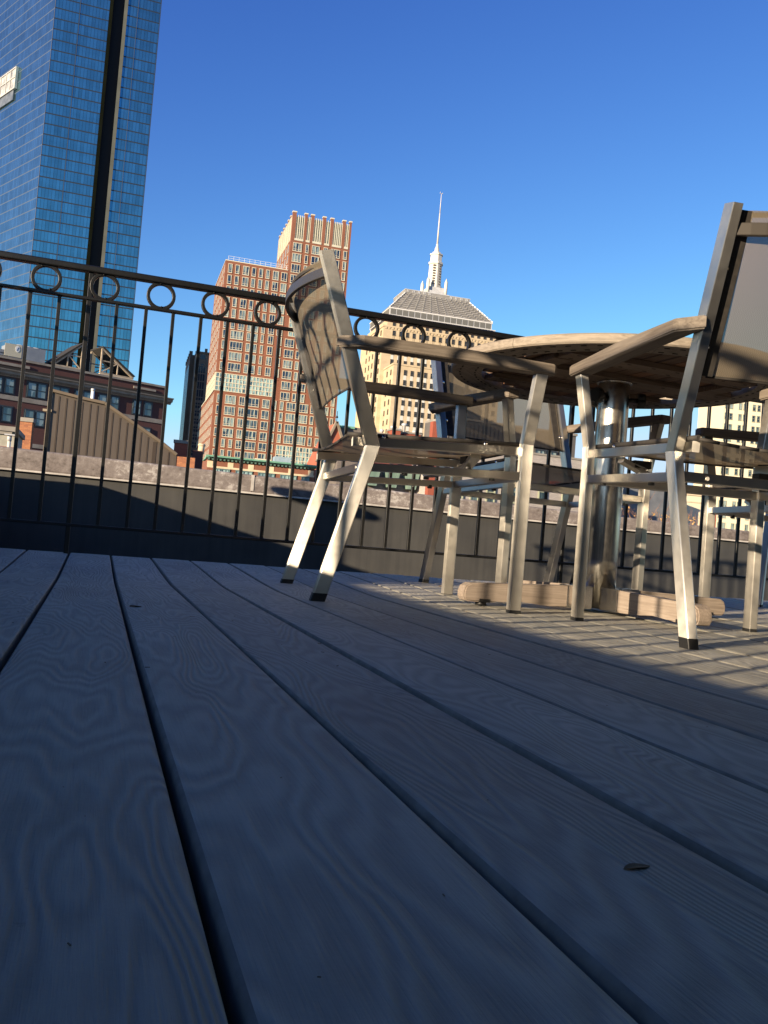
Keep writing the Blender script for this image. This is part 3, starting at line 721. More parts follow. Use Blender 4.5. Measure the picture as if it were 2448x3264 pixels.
part('mullion', t, mat('corner_mullion', (0.10, 0.11, 0.12), 0.5), lambda bm: box(bm, -0.10, 0.02, -0.12, -0.02, GROUND, TOP))
part('mullion', t, mat('edge_mullion', (0.02, 0.03, 0.05), 0.4), lambda bm: box(bm, 31.9, 32.15, -0.1, 8, GROUND, TOP))
# boxes coloured as a sunlit building's reflection on the left face
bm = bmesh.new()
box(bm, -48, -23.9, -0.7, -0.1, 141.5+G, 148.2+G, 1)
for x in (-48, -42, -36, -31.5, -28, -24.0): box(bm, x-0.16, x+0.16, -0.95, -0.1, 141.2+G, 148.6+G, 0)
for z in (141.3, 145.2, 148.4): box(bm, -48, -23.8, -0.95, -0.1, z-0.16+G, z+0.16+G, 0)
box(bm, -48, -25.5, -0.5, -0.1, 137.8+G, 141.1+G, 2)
wp = new_obj('painted_reflection', bm, [mat('reflection_bars', (0.42, 0.42, 0.40), 0.5), speckle('reflection_grey', (0.15, 0.16, 0.18), (0.50, 0.49, 0.46), 0.35, 0.5, 0), speckle('reflection_dim', (0.06, 0.075, 0.10), (0.13, 0.15, 0.18), 0.4, 0.5, 0)], t); wp.rotation_euler = (0, 0, ang2)

# --- stepped brick tower
f = Fac((720.7, 826.8), 250, -1.5)
t = f.root('brick_tower', 'stepped orange-brick apartment tower with cream windows and a finned crown', 'tower'); BT = t
part('wall', t, BRICK_T, lambda bm: (box(bm, 0, 17.6, 0, 30, GROUND, 38.0), box(bm, 0.15, 17.6, 0.15, 29.5, 38.0, 43.0), box(bm, 0, 17.6, 0, 30, 43.0, 74.5), box(bm, 17.62, 35, 0.03, 24, GROUND, 83.6), box(bm, 0.01, 17.5, 29.9, 52, GROUND, 38.4)))
part('parapet_trim', t, CREAM, lambda bm: box(bm, -0.12, 17.6, -0.12, 30.1, 74.5, 74.75))
part('parapet_trim', t, CREAM, lambda bm: box(bm, -0.12, 10, 26.5, 52.2, 38.4, 38.75))
def rail(bm):
    for z in (75.4, 76.0): box(bm, 0.6, 17.6, 0.5, 0.56, z, z+0.07)
    for k in range(12): x = 0.6+k*1.5; box(bm, x, x+0.07, 0.5, 0.56, 74.7, 76.05)
part('roof_railing', t, mat('pale_rail', (0.6, 0.62, 0.64), 0.5), rail)
# crown: brick piers with white fins between
piers = [17.62, 21.15, 23.0, 26.45, 28.75, 32.35, 34.35]
for i, u in enumerate(piers):
    wdt = (1.05, 0.8, 0.9, 0.9, 0.9, 0.9, 0.66)[i]
    o = part('crown_pier', t, BRICK_T, lambda bm: box(bm, u-0.01, u+wdt, -0.02, 1.0, 83.6, 91.5))
    part('pier_cap', o, CREAM, lambda bm: box(bm, u-0.12, u+wdt+0.1, -0.12, 1.1, 91.5, 91.85))
for k in range(6):
    o = part('crown_pier', t, BRICK_T, lambda bm: box(bm, 17.60, 18.7, 3.8*k+3.6, 3.8*k+4.5, 83.6, 91.4))
    part('pier_cap', o, CREAM, lambda bm: box(bm, 17.5, 18.8, 3.8*k+3.5, 3.8*k+4.6, 91.4, 91.7))
def fins(bm):
    for (a, b, n) in ((18.7, 21.1, 5), (21.98, 22.95, 3), (23.95, 26.4, 5), (27.4, 28.7, 3), (29.7, 32.3, 6), (33.3, 34.3, 3)):
        box(bm, a, b, 0.55, 0.75, 83.9, 90.6)
        for k in range(n): x = a+(b-a)*(k/(n-1)); box(bm, x-0.12, x+0.12, 0.05, 0.6, 83.9, 90.9)
        box(bm, a-0.1, b+0.1, -0.1, 0.8, 83.5, 84.1)
    box(bm, 17.75, 17.95, 1.0, 23.8, 83.6, 90.5)
    for k in range(30): box(bm, 17.55, 17.8, 1.0+k*0.78, 1.2+k*0.78, 83.6, 90.7)
part('crown_fins', t, WHITE, fins)
part('crown_core', t, WHITE, lambda bm: box(bm, 18.3, 34.6, 1.2, 23.5, 83.4, 90.3))
items = []
def add(cols, rows, h, y=-0.02, frame=CREAM, glass=GLASS_B, **kw):
    for c in cols:
        for z in rows: items.append((win_mesh(c[1]-c[0], h, c[2] if len(c) > 2 else 1, frame, glass, **kw), (c[0], y, z), 0, c[1]-c[0]+(0.01*z if False else 0)))
Tc = [(18.4, 20.9, 3), (22, 22.9), (23.9, 26.1, 2), (27.3, 28.5, 1), (29.6, 32.1, 3), (33.2, 34.2)]
add(Tc, [82.8-3.08*k for k in range(7)], 2.35)
add(Tc[2:], [82.8-3.08*k for k in range(7, 9)], 2.35)
add([(18.4, 21, 3), (21.8, 22.8), (23.5, 25.3, 2), (27.3, 28.5), (29.6, 32.1, 3), (33.2, 34.2)], [55.0-3.05*k for k in range(6)], 2.2)
add([(0.8, 1.9), (2.8, 3.9), (4.9, 6.6, 2), (7.4, 8.5), (9.4, 10.5), (11.4, 12.4), (13.4, 15, 2), (15.8, 17.4, 2)], [73.7-3.12*k for k in range(6)], 2.4)
add([(0.8, 1.6), (3, 6.5, 4), (7.5, 8.6), (9.4, 10.5), (11.5, 12.3), (13.5, 15, 2), (16.5, 17.4)], [55.2-3.03*k for k in range(4)], 2.25)
add([(0.8, 1.6), (3.1, 6, 3), (7, 8.5, 2), (9.5, 12.5, 3), (13.5, 15.5, 2), (16.5, 17.45), (18.5, 19.5), (20.4, 23, 3), (24.1, 26.6, 3), (27.4, 28.4), (29.4, 30.8), (31.4, 32.6), (33.3, 34.2)], [37.0-3.1*k for k in range(4)], 2.3)
add([(0.9, 1.7), (3, 4), (5, 6), (7, 8.6, 2), (9.6, 12.5, 3), (13.4, 15.6, 2), (16.6, 17.45)], [24.7, 21.7, 18.7], 2.2)
# left side windows (rz -90 deg): local x runs towards the viewer
def addl(deps, rows, h, wd_, x=-0.03, **kw):
    for dp in deps:
        for z in rows: items.append((win_mesh(wd_, h, 1, CREAM, GLASS_B, fw=0.08, flat=True, **kw), (x, dp, z), R_(-90), wd_*0.5))
addl([3.4+4.6*k for k in range(6)], [73.7-3.12*k for k in range(6)]+[55.2-3.03*k for k in range(4)], 2.1, 1.5)
addl([3.4+4.2*k for k in range(12)], [37.0-3.1*k for k in range(6)], 2.0, 1.4)
addl([4.0, 8.0, 12.5, 17, 21], [82.8-3.08*k for k in range(3)], 2.2, 1.6, x=17.58)
place_windows(t, items)
def band(u0, u1, z0, z1, n, root=t, yy=-0.05, rows=4):
    def g_(bm): box(bm, u0, u1, yy, 0.3, z0, z1)
    part('glass_band', root, GLASS_G, g_)
    def b_(bm):
        for k in range(n+1): x = u0+(u1-u0)*k/n; box(bm, x-0.09, x+0.09, yy-0.12, yy, z0, z1)
        for k in range(rows+1): z = z0+(z1-z0)*k/rows; box(bm, u0-0.1, u1+0.1, yy-0.15, yy-0.01, z-0.09, z+0.09)
    part('band_mullion', root, CREAM, b_)
band(0.0, 16.0, 38.05, 42.95, 17)
band(18.5, 30.0, 18.0, 24.6, 12, rows=5)
band(19.2, 24.9, 55.9, 61.0, 5, rows=4)
def lb(bm):
    box(bm, -0.12, -0.02, 0.0, 26.5, 38.05, 42.95)
part('glass_band', t, GLASS_G, lb)
def lbm(bm):
    for k in range(16): box(bm, -0.26, -0.1, 26.5*k/15-0.12, 26.5*k/15+0.12, 38.05, 42.95)
    for k in range(4): z = 38.1+4.8*k/3; box(bm, -0.27, -0.1, -0.1, 26.6, z-0.1, z+0.1)
part('band_mullion', t, CREAM, lbm)

# --- limestone tower with pyramid roof and spire
f = Fac((1223.5, 1034.4), 300, -2)
t = f.root('limestone_tower', 'buff limestone tower with a grey pyramid roof and a tall white spire', 'tower')
part('wall', t, LIMESTONE, lambda bm: (box(bm, 0, 44, 0, 30, GROUND-6, 73.4), box(bm, 1.5, 42.5, 1.0, 28, 73.4, 76.0), box(bm, 1.3, 19.0, -12, 0, GROUND-6, 58.4), box(bm, 24, 43.5, -12, 0, GROUND-6, 30)))
part('cornice', t, LIMESTONE, lambda bm: (box(bm, -0.25, 44.25, -0.25, 30, 72.9, 73.5), box(bm, 1.1, 19.2, -12.2, 0, 57.9, 58.5), [box(bm, 0.5+k*1.2, 1.2+k*1.2, -0.2, 0, 72.3, 72.9) for k in range(36)]))
GRILLE = speckle('pale_grille', (0.34, 0.35, 0.33), (0.44, 0.45, 0.43), 1.5, 0.6, 0)
part('attic_frame', t, GREYMETAL, lambda bm: (box(bm, 2.1, 41.3, 1.2, 26.8, 76.0, 77.6), box(bm, 1.9, 39.8, 0.9, 27.0, 77.6, 80.0)))
part('attic_frame', t, mat('bright_trim', (0.62, 0.62, 0.6), 0.5), lambda bm: (box(bm, 1.7, 40.0, 0.7, 27.2, 79.75, 80.05), box(bm, 1.8, 41.4, 0.95, 27, 77.45, 77.65), box(bm, 1.8, 41.4, 0.95, 27, 75.95, 76.15)))
def attic(bm):
    for k in range(17): x = 2.25+k*2.2; box(bm, x, x+1.9, 0.82, 1.0, 77.85, 79.6)
    for k in range(11): y = 1.3+k*2.3; box(bm, 1.82, 1.95, y, y+2.0, 77.85, 79.6)
part('attic_louvre', t, mat('grey_louvre', (0.12, 0.12, 0.11), 0.5), attic)
def attic2(bm):
    for k in range(35): x = 2.3+k*1.1; box(bm, x, x+0.72, 1.1, 1.25, 76.2, 77.4)
    for k in range(20): y = 1.5+k*1.2; box(bm, 2.02, 2.15, y, y+0.75, 76.2, 77.4)
part('attic_window', t, GLASS_K, attic2)
def pyr(bm):
    A = [bm.verts.new(p) for p in ((1.7, 0.7, 80.06), (40.0, 0.7, 80.06), (40.0, 27.2, 80.06), (1.7, 27.2, 80.06))]
    B = [bm.verts.new(p) for p in ((8.5, 6, 87.5), (32.4, 6, 87.5), (32.4, 20, 87.5), (8.5, 20, 87.5))]
    for k in range(4): bm.faces.new([A[k], A[(k+1) % 4], B[(k+1) % 4], B[k]])
    bm.faces.new(B)
part('pyramid_roof', t, LEAD, pyr)
def pyrl(bm):                                     # raised seams and pale snow guards
    for r in range(1, 9):
        q = r/9; x0 = 1.7+6.8*q; x1 = 40-7.6*q; y = 0.7+5.3*q; z = 80.06+7.44*q
        box(bm, x0, x1, y-0.22, y+0.1, z-0.02, z+0.10)
part('roof_step', t, speckle('roof_step_metal', (0.13, 0.128, 0.12), (0.17, 0.165, 0.155), 1, 0.6, 0), pyrl)
def guards(bm):
    for r in range(0, 9):
        q = (r+0.5)/9; x0 = 1.7+6.8*q; x1 = 40-7.6*q; y = 0.7+5.3*q; z = 80.06+7.44*q
        n = 13
        for k in range(n+1): x = x0+(x1-x0)*k/n; box(bm, x-0.14, x+0.14, y-0.35, y-0.1, z+0.02, z+0.22)
part('roof_guard', t, mat('pale_guard', (0.38, 0.38, 0.36), 0.5), guards)['kind'] = 'stuff'
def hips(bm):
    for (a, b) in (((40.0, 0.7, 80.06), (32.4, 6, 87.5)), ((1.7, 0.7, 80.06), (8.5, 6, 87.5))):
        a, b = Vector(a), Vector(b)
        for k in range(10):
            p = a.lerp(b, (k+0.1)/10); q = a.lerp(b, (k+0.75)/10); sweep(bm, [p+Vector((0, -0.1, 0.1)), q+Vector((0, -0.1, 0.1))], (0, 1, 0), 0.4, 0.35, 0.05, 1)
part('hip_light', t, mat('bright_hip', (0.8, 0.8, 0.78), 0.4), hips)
def deck_(bm):
    box(bm, 8.3, 32.6, 5.8, 20.2, 87.4, 88.6); 
part('roof_platform', t, LEAD, deck_)
def deck2(bm):
    for k in range(12):
        x = 9.0+k*2.0; 
        if 17 < x < 24: continue
        box(bm, x, x+0.25, 5.68, 5.8, 87.7, 88.5); box(bm, x+0.5, x+0.75, 5.68, 5.8, 87.7, 88.5)
    box(bm, 8.2, 32.7, 5.7, 20.3, 88.55, 88.75)
part('platform_trim', t, GREYMETAL, deck2)
sx, sy = 20.9, 12.5
def base_(bm):
    for (hw, z0, z1) in ((4.4, 88.6, 89.6), (3.7, 89.6, 90.6), (2.9, 90.6, 92.2)): box(bm, sx-hw, sx+hw, sy-hw, sy+hw, z0, z1)
part('spire_base', t, GREYMETAL, base_)
def shaft(bm):
    for (r0, r1, z0, z1) in ((2.6, 2.4, 92.2, 101.0), (2.75, 2.75, 101.0, 101.7), (2.2, 2.15, 101.7, 104.4), (2.45, 2.45, 104.4, 104.8), (1.6, 1.5, 104.8, 105.6), (0.95, 0.75, 105.6, 107.2), (0.55, 0.42, 107.2, 108.6)):
        bmv = bmesh.new(); lathe(bmv, [(r0, z0), (r1, z1)], 8, (sx, sy))
        vm = {v: bm.verts.new(v.co) for v in bmv.verts}
        for ff in bmv.faces: bm.faces.new([vm[v] for v in ff.verts])
        bmv.free()
    for k in range(8):
        a = math.pi/4*k; x, y = sx+2.3*math.cos(a), sy+2.3*math.sin(a); tube(bm, (x, y, 92), (sx+1.95*math.cos(a), sy+1.95*math.sin(a), 101.8), 0.28, 6)
    for dx in (-3.4, 3.4):
        for dy in (-3.4, 3.4):
            tube(bm, (sx+dx, sy+dy, 89.6), (sx+dx, sy+dy, 94.4), 0.6, 8); tube(bm, (sx+dx, sy+dy, 94.4), (sx+dx, sy+dy, 95.6), 0.42, 8, 0.1)
    tube(bm, (sx, sy, 108.6), (sx, sy, 120), 0.34, 8, 0.20); tube(bm, (sx, sy, 120), (sx, sy, 127.2), 0.18, 6, 0.10)
    for a in (0, 90): box(bm, sx-0.5, sx+0.5, sy-0.06, sy+0.06, 127.2, 127.35, M=None)
    tube(bm, (sx-0.45, sy, 127.2), (sx-0.45, sy, 127.9), 0.08, 5); tube(bm, (sx+0.45, sy, 127.2), (sx+0.45, sy, 127.7), 0.08, 5)
part('spire', t, SPIREM, shaft)
def slots(bm):
    for k in range(8):
        z = 93.4+k*0.95
        for a in (-1, 1): box(bm, sx+a*1.12-0.42, sx+a*1.12+0.42, sy-2.45, sy-1.6, z, z+0.4)
part('spire_louvre', t, mat('dark_louvre', (0.10, 0.09, 0.085), 0.6), slots)
items = []
LSTRIP = mat('pale_spandrel', (0.50, 0.50, 0.47), 0.6)
m1 = win_mesh(1.0, 1.55, 1, mat('bronze_frame', (0.10, 0.085, 0.06), 0.5), GLASS_K, fw=0.06, transom=0, rails=2)
for k in range(17):
    u = 3.3+2.4*k
    for z in (71.9, 68.6, 65.3, 62.0): items.append((m1, (u, -0.03, z), 0, 2 if k < 12 else 1))
    if k > 6:
        for z in (55.3, 52.0, 48.7, 45.4, 42.1): items.append((m1, (u, -0.03, z), 0, 1))
    items.append((m1, (u+0.1, 0.97, 75.3), 0, 0.9))
for k in range(6):
    for j in range(8): items.append((m1, (3.9+2.33*k+1.0, -12.03, 56.5-3.33*j), 0, 3))
for k in range(5):
    for j in range(11): items.append((m1, (-0.03, 3+4.5*k, 71.9-3.3*j), R_(-90), 0.5))
for k in range(2):
    for j in range(8): items.append((m1, (1.27, -9+4.5*k, 56.5-3.3*j), R_(-90), 0.5))
place_windows(t, items)
sp0 = part('spandrel', t, LSTRIP, lambda bm: box(bm, 0.02, 0.98, -0.05, 0.01, -1.68-G, -G)); first = True
for (x_, y_, z_) in [(4.9+2.33*k, -12.0, 56.5-3.33*j-1.62) for k in range(6) for j in range(7)]+[(3.3+2.4*k, 0, 63.7) for k in range(17)]:
    o = sp0 if first else sp0.copy()
    if not first: COL.objects.link(o); o.parent = t
    o.location = (x_, y_, z_+G); first = False
def strips2(bm):
    for k in range(17):
        u = 3.3+2.4*k
        for z in (70.2, 66.9): box(bm, u+0.22, u+0.30, -0.05, 0, z-1.6, z); box(bm, u+0.7, u+0.78, -0.05, 0, z-1.6, z)
part('mullion_strip', t, mat('dark_strip', (0.14, 0.11, 0.08), 0.6), strips2)

def rescale(t, s_):
    t.scale = (s_, s_, s_); t.location = (t.location.x*s_, t.location.y*s_, EYE*(1-s_)+s_*GROUND)
rescale(t, 0.8); rescale(BT, 1.08)
# --- gothic tower in the skyscraper's shade
q = zz(570, 1090, 5.145)
f = Fac(q(290, 100), 385, -2)
t = f.root('gothic_tower', 'narrow dark gothic-topped stone tower between the railing posts, in shade', 'tower')
GST = speckle('grey_tower_stone', (0.24, 0.185, 0.13), (0.31, 0.245, 0.18), 0.3, 0.85, 0)
part('wall', t, GST, lambda bm: (box(bm, 0, 14, 0, 12, GROUND, 74.2), box(bm, -1.9, 0.02, 9, 44, GROUND, 74.0)))
def bat(bm):
    for k in range(4): box(bm, 0.1+k*3.5, 1.2+k*3.5, -0.4, 0.6, 74.2, 75.6)
    for k in range(5): box(bm, -2.3, -0.9, 9+k*7, 10.5+k*7, 74.0, 75.6)
    box(bm, -0.3, 14.2, -0.3, 0.2, 73.4, 74.1)
part('battlement', t, GST, bat)
def gw(bm):
    zf = 66.0
    pts = [(1.6, 55), (4.4, 55), (4.4, 67.2)]+[(3.0+1.4*math.cos(R_(a)), 67.2+1.9*math.sin(R_(a))) for a in (30, 60, 90, 120, 150)]+[(1.6, 67.2)]
    prism(bm, pts, -0.06, 0.0, 'y')
    box(bm, 1.9, 4.1, -0.06, 0.0, 71.0, 73.0)
    for k in range(30): box(bm, 1.6, 4.4, -0.05, 0.0, 53-3.4*k+0.3, 54.8-3.4*k+0.8)
part('window_bay', t, mat('dim_blue_glass', (0.035, 0.045, 0.06), 0.12), gw)
def gm(bm):
    for x in (1.5, 2.5, 3.5, 4.5): box(bm, x-0.12, x+0.12, -0.16, -0.07, -20, 68.5)
    for k in range(26): box(bm, 1.5, 4.5, -0.14, -0.07, 68-3.4*k, 68.4-3.4*k)
    for y in range(7): pass
part('bay_mullion', t, GST, gm)
def gl(bm):
    for k in range(7): box(bm, -1.98, -1.9, 11+k*5, 13.6+k*5, -20, 70)
part('side_window_strip', t, mat('side_glass', (0.02, 0.028, 0.045), 0.2), gl)

# --- maroon brick block at the left with cornice and two double-hung rows
a = zz(0, 1080, 5.53); b = zz(250, 1080, 4.484)
S = 1.6
f = Fac(a(0, 600), 70*S, 22)
def sc(z): return EYE+(z-EYE)*S
t = f.root('maroon_building', 'maroon brick office block with pale cornice and blue double-hung windows at the left', 'building')
part('wall', t, BRICK_D, lambda bm: (box(bm, -14*S, 12.9*S, 0, 5.5, GROUND, sc(9.85)), box(bm, -14*S, 12.95*S, 0.1, 5.5, sc(9.85), sc(11.15))))
part('coping', t, GREYSTONE, lambda bm: box(bm, -14*S, 13.0*S, -0.1, 5.7, sc(11.12), sc(11.28)))
part('dark_roof_strip', t, DARK, lambda bm: box(bm, -14*S, 12.96*S, -0.03, 1, sc(10.33), sc(10.58)))  # dark strip, slightly proud of the wall above the cornice
part('panel', t, GREYSTONE, lambda bm: (box(bm, -3*S, 2.05*S, -0.05, 0.2, sc(10.66), sc(10.86)), box(bm, 10.2*S, 12.1*S, -0.05, 0.2, sc(10.68), sc(10.85))))
def corn(bm):
    x0 = -14*S
    prism(bm, [(0.05, sc(9.83)), (-0.15, sc(9.86)), (-0.22, sc(9.97)), (-0.65, sc(10.03)), (-0.72, sc(10.20)), (-0.95, sc(10.24)), (-1.0, sc(10.32)), (0.05, sc(10.34))], x0, 12.9*S+0.9, 'x')
part('cornice', t, GREYSTONE, corn)
def dent(bm):
    for k in range(130): x = -6*S+k*0.24; box(bm, x, x+0.10, -0.50, -0.2, sc(9.935), sc(10.01))
part('dentil', t, GREYSTONE, dent)
part('stone_band', t, GREYSTONE, lambda bm: (box(bm, -14*S, 12.9*S+0.08, -0.1, 0.3, sc(8.17), sc(8.5)), box(bm, -14*S, 12.9*S+0.08, -0.1, 0.3, sc(4.9), sc(5.2))))
def sash(w, h):
    k = ('sash', w, h)
    if k in WIN: return WIN[k]
    bm = bmesh.new(); box(bm, 0, w, 0.02, 0.08, -h, 0, 1)
    fwd = 0.10
    box(bm, 0, fwd, -0.04, 0.03, -h, 0, 0); box(bm, w-fwd, w, -0.04, 0.03, -h, 0, 0); box(bm, fwd, w-fwd, -0.04, 0.03, -fwd, 0, 0); box(bm, fwd, w-fwd, -0.04, 0.03, -h, -h+fwd, 0); box(bm, fwd, w-fwd, -0.05, 0.03, -h*0.52, -h*0.52+0.07, 0)
    bmesh.ops.recalc_face_normals(bm, faces=bm.faces[:])
    me = D.meshes.new('window'); bm.to_mesh(me); bm.free(); me.materials.append(mat('navy_sash', (0.022, 0.03, 0.042), 0.4)); me.materials.append(GLASS_S); WIN[k] = me; return me
GLASS_S = glass_mat('sash_glass', (0.05, 0.09, 0.11), (0.09, 0.15, 0.18), (0.20, 0.27, 0.29), 0.05)
items = []; recess = []
for u in (-3.6, -2.9, -0.45, 0.4, 2.0, 2.72, 3.75, 4.4, 5.55, 6.2, 7.4, 8.4, 10.25, 11.2):
    items.append((sash(0.66*S, 1.12*S), (u*S, -0.12, sc(9.73)), 0, 1))
for u in (-3.6, -2.9, -0.45, 0.4, 2.0, 2.78, 3.75, 4.4, 5.55, 6.2, 7.4, 8.4, 10.25, 11.25):
    for zr in (7.66, 4.4): items.append((sash(0.66*S, 1.12*S), (u*S, -0.12, sc(zr)), 0, 1))
place_windows(t, items)
NAVY = mat('navy_frame', (0.025, 0.032, 0.042), 0.5)
for u0, u1 in ((-3.75, -2.2), (-0.6, 1.15), (1.92, 3.47), (3.68, 5.12), (5.48, 6.92), (7.33, 9.13), (10.18, 10.98), (11.14, 11.95)):
    for z0, z1 in ((8.55, 9.80), (6.48, 7.72)): part('window_surround', t, NAVY, lambda bm: box(bm, u0*S, u1*S, -0.028, 0.0, sc(z0), sc(z1)))
# rooftop plant and the steel sign frame
HVM = speckle('blue_grey_casing', (0.16, 0.185, 0.22), (0.21, 0.235, 0.27), 0.8, 0.5, 0)
h_ = thing('rooftop_chiller', 'grey rooftop air-conditioning unit on the maroon building', 'air conditioner', (f.o[0], f.o[1], GROUND), f.a)
part('casing', h_, HVM, lambda bm: (box(bm, 0.75*S, 3.4*S, 1.5, 4.6, sc(11.45), sc(12.45)), box(bm, 0.85*S, 3.3*S, 1.8, 4.4, sc(11.27), sc(11.45))))
part('end_panel', h_, mat('pale_panel', (0.45, 0.43, 0.33), 0.5), lambda bm: (box(bm, 0.74*S-0.5, 1.65*S, 1.44, 1.5, sc(11.5), sc(12.42)),))
def fan(bm):
    for x in (1.75, 2.35, 2.95):
        for zz0, r in ((12.45, 0.62),):
            lathe(bm, [(r, sc(zz0)), (r, sc(zz0)+0.22), (r-0.1, sc(zz0)+0.24)], 16, (x*S, 3.0))
part('fan_shroud', h_, GREYMETAL, fan)
part('badge', h_, mat('badge_white', (0.7, 0.72, 0.72), 0.5), lambda bm: prism(bm, [(1.33*S+0.26*math.cos(k*math.pi/8), sc(12.12)+0.38*math.sin(k*math.pi/8)) for k in range(16)], 1.41, 1.435, 'y'))
part('badge_mark', h_, mat('badge_blue', (0.03, 0.08, 0.2), 0.5), lambda bm: prism(bm, [(1.27*S, sc(12.0)), (1.31*S, sc(11.97)), (1.40*S, sc(12.2)), (1.36*S, sc(12.26))], 1.39, 1.408, 'y'))
v_ = thing('louvred_plant', 'low ribbed grey plant box at the left end of the roof', 'air conditioner', (f.o[0], f.o[1], GROUND), f.a)
part('body', v_, HVM, lambda bm: [box(bm, -8*S, 0.62*S, 1.6+0.12*(k % 2), 4.4, sc(11.27+0.11*k), sc(11.27+0.11*(k+1))) for k in range(6)])
tr = thing('roof_truss', 'twin triangular steel trusses standing on the maroon building roof', 'truss', (f.o[0], f.o[1], GROUND), f.a)
def truss(bm, pa, pb, pc):
    """pa low outer, pb high inner, pc low inner"""
    for yy in (1.0, 4.5):
        A, B, C = [Vector((p[0]*S, yy, sc(p[1]))) for p in (pa, pb, pc)]
        for p, q_ in ((A, B), (A, C), (B, C)): sweep(bm, [p, q_], (0, 1, 0), 0.18, 0.20, 0.02, 1)
        M1 = A.lerp(B, 0.5); M2 = A.lerp(C, 0.5)
        for p, q_ in ((M1, M2), (M1, C), (M1, Vector((C.x, yy, M1.z)))): sweep(bm, [p, q_], (0, 1, 0), 0.14, 0.14, 0.02, 1)
for pa, pb, pc in (((3.95, 11.45), (6.05, 13.35), (6.05, 11.45)), ((10.35, 11.5), (7.62, 13.4), (7.62, 11.5))):
    part('truss_frame', tr, TRUSSM, lambda bm: truss(bm, pa, pb, pc))
    def skin(bm):
        A, B = Vector((pa[0]*S, 0, sc(pa[1])+0.16)), Vector((pb[0]*S, 0, sc(pb[1])+0.16)); n_ = 0.16
        prism(bm, [(A.x, A.z), (B.x, B.z), (B.x, B.z+n_), (A.x-(0.2 if pa[0] < pb[0] else -0.2), A.z+n_)], 0.8, 5.0, 'y')
    part('sloped_panel', tr, DARK, skin)
    def backs(bm): prism(bm, [(pa[0]*S, sc(pa[1])), (pb[0]*S, sc(pb[1])), (pc[0]*S, sc(pc[1]))] if pa[0] < pb[0] else [(pa[0]*S, sc(pa[1])), ((pa[0]*.6+pb[0]*.4)*S, sc(pa[1]*.6+pb[1]*.4)), ((pa[0]*.6+pb[0]*.4)*S, sc(pc[1]))], 3.9, 4.0, 'y')
    part('back_panel', tr, BROWNDARK, backs)
part('truss_sill', tr, SANDSTONE, lambda bm: (box(bm, 7.55*S, 10.3*S, 0.9, 4.6, sc(11.24), sc(11.45)), box(bm, 3.9*S, 7.6*S, 0.9, 4.6, sc(11.24), sc(11.38))))

# --- brown standing-seam roof house in front of it
Dc = 50.0
f = Fac(a(960, 905), Dc, 0)
t = f.root('brown_roof_shed', 'brown board-and-batten clad roof shed with a long sloping right edge', 'roof shed')
P = [f.uz(p) for p in (a(870, 885), a(960, 897), b(60, 835), b(380, 905), b(1180, 1460), b(1405, 1640), b(1370, 1790), a(905, 1990))]
outl = [(P[1][0]-0.1, -5), (P[1][0]-0.1, P[1][1]), (P[2][0], P[2][1]), (P[3][0], P[3][1]), (P[4][0], P[4][1]), (P[5][0], P[5][1]), (P[5][0]+0.02, -5)]
part('wall', t, BROWNCLAD, lambda bm: prism(bm, outl, 0, 4.0, 'y'))
def topz(x):
    pp = outl[1:6]
    for (x0, z0), (x1, z1) in zip(pp, pp[1:]):
        if x0 <= x <= x1: return z0+(z1-z0)*(x-x0)/(x1-x0)
    return pp[-1][1]
def seam(bm):
    x = outl[1][0]+0.38
    k = 0
    while x < outl[5][0]-0.2:
        wds = 0.075 if k != 13 else 0.20
        box(bm, x-wds/2, x+wds/2, -0.02, 0.02, -4, topz(x)-0.26); x += 0.385+random.uniform(-.03, .03); k += 1
part('seam', t, BROWNDARK, seam)
def bat2(bm):
    x = outl[1][0]+0.30; 
    while x < outl[5][0]-0.1: box(bm, x-0.05, x+0.02, -0.05, 0.0, -4, topz(x)-0.2); x += 0.385
def trim(bm):
    for p, q_ in zip(outl[1:5], outl[2:6]): sweep(bm, [(p[0], -0.06, p[1]-0.06), (q_[0], -0.06, q_[1]-0.06)], (0, 1, 0), 0.22, 0.16, 0.02, 1)
part('roof_trim', t, speckle('tan_trim', (0.11, 0.085, 0.056), (0.14, 0.108, 0.072), 1, 0.6, 0), trim)
part('corner_post', t, speckle('tan_post', (0.26, 0.215, 0.15), (0.32, 0.26, 0.18), 1, 0.6, 0), lambda bm: (box(bm, P[0][0]-0.02, P[0][0]+0.14, -0.1, 0.3, -5, P[0][1]+0.1), box(bm, P[0][0]-0.22, P[0][0]+0.22, -0.14, 0.3, P[0][1]-1.2, P[0][1]-1.08)))
part('end_wall', t, BROWNDARK, lambda bm: box(bm, P[0][0]+0.14, outl[1][0], 0.1, 3.5, -5, P[0][1]-0.1))

# --- chimneys
def chimney(label, px0, px1, pyt, dist, m, cap=True, ang=-8, extra=None, z0=-6, dep=None):
    f = Fac((px0, pyt), dist, ang); u1, _ = f.uz((px1, pyt)); _, zt = f.uz((px0, pyt))
    t = f.root('chimney', label, 'chimney'); dep = dep or u1*0.8
    part('stack', t, m, lambda bm: (box(bm, 0, u1, 0, dep, z0, zt-0.14), box(bm, 0.1*u1, 0.9*u1, -0.04, 0.0, zt-2.4, zt-0.55)) if extra else box(bm, 0, u1, 0, dep, z0, zt-0.14))
    if cap: part('capstone', t, GREYSTONE, lambda bm: box(bm, -0.05, u1+0.05, -0.06, dep+0.06, zt-0.14, zt+0.05))
    return t, f, u1, zt
chimney('orange old-brick chimney with a stone cap in front of the maroon building', 64.5, 104.5, 1333, 46, BRICK_O, z0=-3)
chimney('red brick chimney with a recessed panel beside the brown shed', 556.5, 601.0, 1403.5, 55, BRICK_R, extra=True)
t, f, u1, zt = chimney('rough reddish brick stack below the red chimney, right of the brown shed', 566, 623, 1446, 48, BRICK_O, cap=False)
